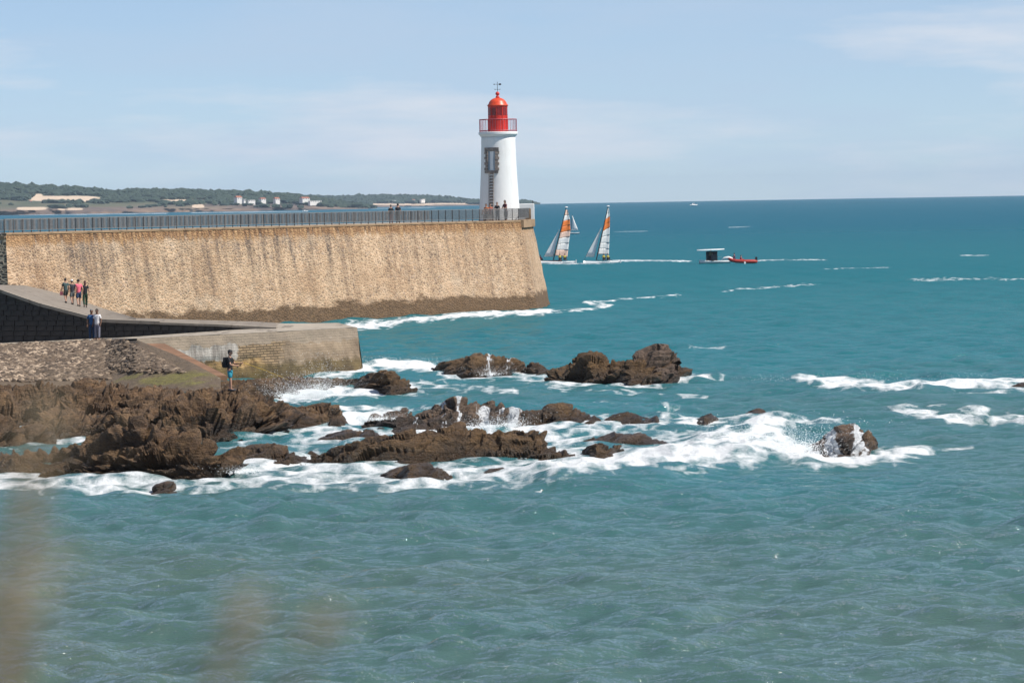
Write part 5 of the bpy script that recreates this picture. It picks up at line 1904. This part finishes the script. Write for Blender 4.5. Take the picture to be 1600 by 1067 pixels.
for cb, n_, xs_ in ((b1, 'pier-side', (874.5, 882)), (b2, 'right-hand', (943, 949.5))):
    for k, x in enumerate(xs_):
        pp = PD(x, 408, cb.y)
        person('crew in yellow vest, %s on the %s catamaran' % (('forward', 'aft')[k], n_), Vector((pp.x, cb.y - 0.6, 0.50)), math.pi + 0.3, 'sit', 1.75, shirt=YV, legs=(0.015, 0.015, 0.02), sleeve=False, group='catamaran crews')
# head floats (white tips)
for cb, t in ((c1, (884.8, 324.5)), (c2, (950, 322.8))):
    tp = PD(t[0], t[1], cb.location.y)
    fo = MB().ball((-(tp.x - cb.location.x), 0, tp.z + 0.05), 0.16, 1.6, 0.9, 0.8, 8, 6).build('mast_float', M_HULL, cb, True)

# small white dinghy behind the first sail
db = PZ(895, 365.5, 0.0)
dg_ = empty('sailing_dinghy', (db.x, db.y, 0), math.pi)
tag(dg_, 'small white sailing dinghy far behind the first catamaran sail', 'dinghy')
m = MB(); hull(m, 0, 3.8, 1.3, 0.35); m.build('hull', M_HULL, dg_, True)
MB().tube([(0.6, 0, 0.3), (0.1, 0, 5.2)], 0.05, 6).build('mast', M_BLACK, dg_)
sheet('sail', ((0.4, 0, 0.9), (-1.5, 0.3, 0.95), (0.0, 0.05, 5.0), (0.1, 0, 5.1)), M_SAIL, dg_, 0.15)

# red canoe half hidden by the pier end
kb_ = PZ(851, 410.5, 0.0)
ca = empty('red_canoe', (kb_.x, kb_.y - 6, 0), math.pi)
tag(ca, 'red low boat half hidden behind the pier end', 'boat')
m = MB(); hull(m, 0, 5.2, 0.9, 0.4); m.build('hull', M_REDTUBE, ca, True)
MB().box((0.3, 0, 0.33), (0.5, 0.6, 0.06)).build('seat', M_BLACK, ca)
person('person in crimson top aboard the red boat by the pier end', Vector((PD(844, 408, kb_.y - 6).x, kb_.y - 6, 0.36)), -0.6, 'sit', 1.7, shirt=(0.40, 0.02, 0.06), legs=(0.08, 0.02, 0.03))

# work boat with canopy
wb_ = PZ(1113, 412, 0.0)
W0 = wb_.y
mw = lambda px: (PD(px, 400, W0).x - wb_.x)
mz = lambda py: PD(1113, py, W0).z
wkb = empty('canopy_boat', (wb_.x, W0, 0))
tag(wkb, 'small dark motor boat with upright cabin and white flat canopy', 'motor boat')
m = MB(); hull(m, 0, 4.6, 1.7, 0.42); h_ = m.build('hull', M_HULL, wkb, True); h_.location = (0.35, 0, 0); h_.rotation_euler = (0, 0, math.pi)
M_CAB = simple('dark_cabin', (0.018, 0.022, 0.028), 0.35, 0.2)
cab = empty('cabin'); cab.parent = wkb
xa, xb = mw(1104), mw(1120)
for x in (xa, (xa + xb) / 2, xb):
    for y in (-0.65, 0.65):
        MB().box((x, y, (0.4 + mz(393)) / 2), (0.09, 0.09, mz(393) - 0.4)).build('cabin_post', M_CAB, cab)
MB().box(((xa + xb) / 2, 0.66, (0.4 + mz(393.5)) / 2), (xb - xa, 0.05, mz(393.5) - 0.45)).build('back_panel', M_CAB, cab)
MB().box(((xa * 0.3 + xb * 0.7), -0.45, 0.85), (0.75, 0.5, 0.95)).build('console', M_CAB, cab)
MB().box(((xa + xb) / 2, 0, mz(393.2)), (xb - xa + 0.15, 1.45, 0.10)).build('roof', M_CAB, cab)
cn = MB()
n = 16
vs, fs = [], []
x0_, x1_ = mw(1089), mw(1132)
for i in range(n + 1):
    t = i / n
    w_ = 0.9 * (math.sin(math.pi * min(1, 0.06 + t * 0.94) ** 0.8) ** 0.45)
    zz = mz(391.3) + 0.10 * t
    for y, z_ in ((-w_, zz), (w_, zz), (w_ * 0.9, zz + 0.13), (-w_ * 0.9, zz + 0.13)):
        vs.append((x0_ + (x1_ - x0_) * t, y, z_))
for i in range(n):
    for s in range(4): fs.append((i * 4 + s, i * 4 + (s + 1) % 4, (i + 1) * 4 + (s + 1) % 4, (i + 1) * 4 + s))
fs += [(0, 1, 2, 3), (n * 4 + 3, n * 4 + 2, n * 4 + 1, n * 4)]
cn.add(vs, fs).build('canopy', M_HULL, wkb)
rl_ = MB().tube([(mw(1121), -0.6, 0.45), (mw(1121), -0.6, 1.0), (mw(1127), -0.6, 1.0), (mw(1127), -0.6, 0.45)], 0.025, 5)
rl_.build('rail', M_GALV, wkb)
person('person in olive jacket standing in the canopy boat', Vector((wb_.x + mw(1110.5), W0 - 0.25, 0.32)), math.pi, 'stand', 1.72, shirt=(0.20, 0.17, 0.08), legs=(0.10, 0.03, 0.04))

# red inflatable
rb_ = PZ(1160, 412, 0.0)
Rr0 = rb_.y
rib = empty('inflatable_boat', (rb_.x, Rr0, 0))
tag(rib, 'red inflatable boat with white raised bow and black outboard', 'inflatable boat')
mx = lambda px: PD(px, 405, Rr0).x - rb_.x
for y in (-0.75, 0.75):
    MB().tube([(mx(1139), y * 0.25, 0.75), (mx(1143), y * 0.75, 0.52), (mx(1150), y, 0.38), (mx(1165), y, 0.30), (mx(1179), y, 0.30), (mx(1183), y, 0.30)], [0.20, 0.25, 0.27, 0.27, 0.26, 0.12], 10).build('tube', M_REDTUBE, rib, True)
MB().box((mx(1164), 0, 0.22), (mx(1180) - mx(1148), 1.3, 0.1)).build('floor', M_BLACK, rib)
bow = MB().tube([(mx(1127), 0, 0.55), (mx(1132), 0, 0.82), (mx(1138), 0, 0.88), (mx(1145), 0, 0.72)], [0.06, 0.2, 0.25, 0.2], 10).build('bow_cover', M_HULL, rib, True)
ob = MB().box((mx(1181.5), 0, 0.72), (0.36, 0.34, 0.46), 0, 0.8).box((mx(1181.5), 0, 0.25), (0.14, 0.12, 0.7))
ob.build('outboard', M_BLACK, rib)
MB().box((mx(1163), -1.0, 0.05), (0.25, 0.1, 0.5), 0.3).build('fender', M_HULL, rib)
person('person in dark purple sitting high at the bow of the inflatable', Vector((rb_.x + mx(1148), Rr0, 0.58)), 0.9, 'sit', 1.75, shirt=(0.05, 0.03, 0.09), legs=(0.05, 0.03, 0.07))
person('person in red top sitting amidships in the inflatable', Vector((rb_.x + mx(1157), Rr0 - 0.1, 0.28)), -1.2, 'sit', 1.7, shirt=(0.50, 0.04, 0.06), legs=(0.25, 0.03, 0.04))


def far_boat(label, px, py, L, sail=False, name='motor_boat'):
    p_ = PD(px, py, 0) if False else None
    r = ray(px, py)
    # meet the curved sea
    t = 100.0
    for _ in range(200):
        pt = CAM + r * t
        zz = -(pt.x ** 2 + pt.y ** 2) / (2 * REARTH)
        t += (pt.z - zz) / (-r.z) * 0.7
        t = min(t, 11000)
    pt = CAM + r * t
    e = empty(name, (pt.x, pt.y, -(pt.x ** 2 + pt.y ** 2) / (2 * REARTH)), 0.3)
    tag(e, label, 'boat')
    m = MB(); hull(m, 0, L, L * 0.3, L * 0.12); m.build('hull', M_HULL, e, True)
    MB().box((-L * 0.05, 0, L * 0.2), (L * 0.4, L * 0.22, L * 0.18), 0, 0.8).build('cabin', M_HULL, e)
    MB().box((L * 0.03, 0, L * 0.22), (L * 0.26, L * 0.225, L * 0.05)).build('window', M_CAB, e)
    return e, pt


far_boat('distant white motor boat on the horizon right of the sails', 1084, 321.5, 9.0)
fb, fpt = far_boat('white motor boat throwing spray off the far shore', 477, 331.0, 7.0)

# ------------------------------------------------------------------ gulls
def gull(label, px, py, z=0.02, s=1.0):
    p_ = PZ(px, py, z)
    g = empty('gull', p_, 0.4)
    g.scale = (s, s, s)
    tag(g, label, 'gull', 'gulls on the water')
    MB().ball((0, 0, 0.10), 0.12, 2.0, 1.0, 0.9, 12, 8).ball((0.24, 0, 0.25), 0.065, 1.1, 0.9, 1.0, 10, 7).tube([(0.16, 0, 0.12), (0.23, 0, 0.24)], [0.07, 0.05], 8).build('body', M_HULL, g, True)
    for y in (-1, 1):
        MB().ball((-0.08, 0.09 * y, 0.14), 0.10, 2.2, 0.35, 0.6, 10, 6).build('wing', simple('gull_grey', (0.42, 0.44, 0.47), 0.7), g, True)
    MB().tube([(0.30, 0, 0.25), (0.38, 0, 0.235)], [0.02, 0.006], 6).build('beak', simple('gull_beak', (0.6, 0.35, 0.03), 0.5), g)


gull('white gull floating below the breaking wave', 841, 772, 0.02, 0.5)
gull('tiny white gull floating beyond the small pointed rock', 1050, 635.5, 0.02, 0.5)

# ------------------------------------------------------------------ spray
def spray(label, clusters, seed):
    rng = np.random.default_rng(seed)
    tet = np.array([[1, 1, 1], [-1, -1, 1], [-1, 1, -1], [1, -1, -1]], float) * 0.6
    tf = np.array([[0, 1, 2], [0, 3, 1], [0, 2, 3], [1, 3, 2]])
    V, Fc, k = [], [], 0
    for px, py, D, n_, sx, sz, sk in clusters:
        c = PD(px, py, D)
        for _ in range(int(n_ * 3.2)):
            h = abs(rng.normal(0, sz)) if rng.random() < 0.8 else rng.uniform(0, 2.4 * sz)
            x = rng.normal(0, sx * (0.45 + 0.5 * h / sz)) + sk * h
            s = rng.uniform(0.005, 0.019) * (1.3 if h < sz * 0.6 else 0.8)
            V.append(tet * s * rng.uniform(0.6, 1.4, 3) + np.array([c.x + x, c.y + rng.normal(0, 0.5), c.z + h])); Fc.append(tf + k); k += 4
    me = bpy.data.meshes.new('sea_spray'); me.from_pydata(np.concatenate(V).tolist(), [], np.concatenate(Fc).tolist()); me.update()
    me.materials.append(M_FOAMDROP)
    o = link(bpy.data.objects.new('sea_spray', me))
    tag(o, label, 'spray', kind='stuff')


M_FOAMDROP = simple('foam_drop', (0.85, 0.87, 0.88), 0.5, 0.03)
spray('burst of white spray between the angler rock and quay', [(485, 622, 168, 1500, 1.0, 0.55, 0.0), (500, 618, 168, 500, 0.5, 0.9, 0.1), (455, 622, 166, 500, 0.8, 0.3, 0)], 1)
spray('fine white spray left of the drenched pyramid rock', [(1235, 703, 128, 900, 1.1, 0.5, 0.0), (1180, 690, 133, 700, 0.9, 0.35, 0.0), (1262, 712, 127, 400, 0.6, 0.25, 0)], 2)
spray('spray along the surf crest at the right', [(1280, 600, 181, 500, 1.6, 0.22, 0), (1385, 606, 180, 500, 1.6, 0.22, 0), (1530, 601, 182, 500, 1.8, 0.25, 0)], 3)
spray('spray at the quay corner and offshore rock', [(620, 572, 203, 500, 1.6, 0.25, 0), (660, 575, 203, 400, 1.2, 0.22, 0), (765, 586, 192, 250, 0.7, 0.2, 0)], 4)
spray('spray around the waterfall rock and weedy rock', [(760, 668, 145, 300, 0.6, 0.2, 0), (800, 666, 145, 300, 0.5, 0.22, 0), (380, 738, 124, 250, 0.5, 0.12, 0), (590, 656, 148, 300, 0.6, 0.2, 0)], 5)

# ------------------------------------------------------------------ bank under the photographer, with dry plants out of focus
gx_, gy_ = np.meshgrid(np.linspace(-14, 14, 50), np.linspace(-12, 7, 36), indexing='ij')
gz_ = 8.2 - np.clip(gy_ - 3.2, 0, 9) ** 1.6 * 1.1 + 0.08 * fbm(np.stack([gx_ * 0.7, gy_ * 0.7, gx_ * 0], -1), 3)
bank = grid_obj('bank', np.stack([gx_, gy_, gz_], -1), simple('dry_turf', (0.13, 0.11, 0.05), 0.95, 0.3, 3.0))
tag(bank, kind='structure')
M_DRY = simple('dry_stem', (0.30, 0.20, 0.10), 0.8, 0.2)
M_DRYH = simple('dry_plume', (0.40, 0.32, 0.21), 0.85, 0.2)


def dry_plant(label, D, path_px, head_px, dens, seed, spread=0.05):
    rng = random.Random(seed)
    pts = [PD(x, y, D) for x, y in path_px]
    g = Vector((pts[0].x, pts[0].y, 8.1))
    e = empty('dry_grass', g)
    tag(e, label, 'grass plant', 'dry plants on the near bank')
    MB().tube([Vector((0, 0, 0))] + [p - g for p in pts], [0.005] * (len(pts) + 1), 5).build('stem', M_DRY, e)
    mb = MB()
    hp_ = [PD(x, y, D) for x, y in head_px]
    for _ in range(dens):
        t = rng.random() * (len(hp_) - 1)
        k = min(len(hp_) - 2, int(t))
        c = hp_[k].lerp(hp_[k + 1], t - k) + Vector((rng.gauss(0, spread * 0.45), rng.gauss(0, spread * 0.4), rng.gauss(0, spread * 0.4)))
        dv = Vector((rng.gauss(0, 1), rng.gauss(0, 1), rng.gauss(0.6, 1))).normalized() * rng.uniform(0.008, 0.02)
        mb.tube([c - g, c - g + dv], [0.0017, 0.0005], 4)
    mb.build('plume', M_DRYH, e)


dry_plant('blurred dry grass plume at the lower left edge', 2.3, [(20, 1250), (25, 1080), (32, 960)], [(15, 1000), (35, 930), (55, 870)], 80, 1, 0.035)
dry_plant('blurred dry stem leaning right near the bottom', 2.3, [(310, 1250), (345, 1060), (375, 980), (400, 950)], [(350, 1050), (395, 950)], 42, 2, 0.016)
dry_plant('faint blurred seed head right of the leaning stem', 2.3, [(420, 1250), (450, 1100), (490, 990), (515, 965)], [(485, 975), (525, 980)], 22, 3, 0.016)
dry_plant('faint tall blurred grass before the left rocks', 2.3, [(-30, 1250), (20, 900), (60, 700)], [(30, 800), (75, 620)], 45, 4, 0.03)

# ------------------------------------------------------------------ air
hz = MB().box((-500, 8000, 35), (13000, 17600, 130)).build('haze', None)
hm = bpy.data.materials.new('haze_air'); hm.use_nodes = True
ht = hm.node_tree; ht.nodes.clear()
hout = ht.nodes.new('ShaderNodeOutputMaterial')
pv = ht.nodes.new('ShaderNodeVolumePrincipled')
pv.inputs['Color'].default_value = (0.62, 0.80, 1.0, 1)
pv.inputs['Density'].default_value = 0.000036
ht.links.new(pv.outputs['Volume'], hout.inputs['Volume'])
hz.data.materials.append(hm)
tag(hz, 'thin sea haze', 'haze', kind='stuff')
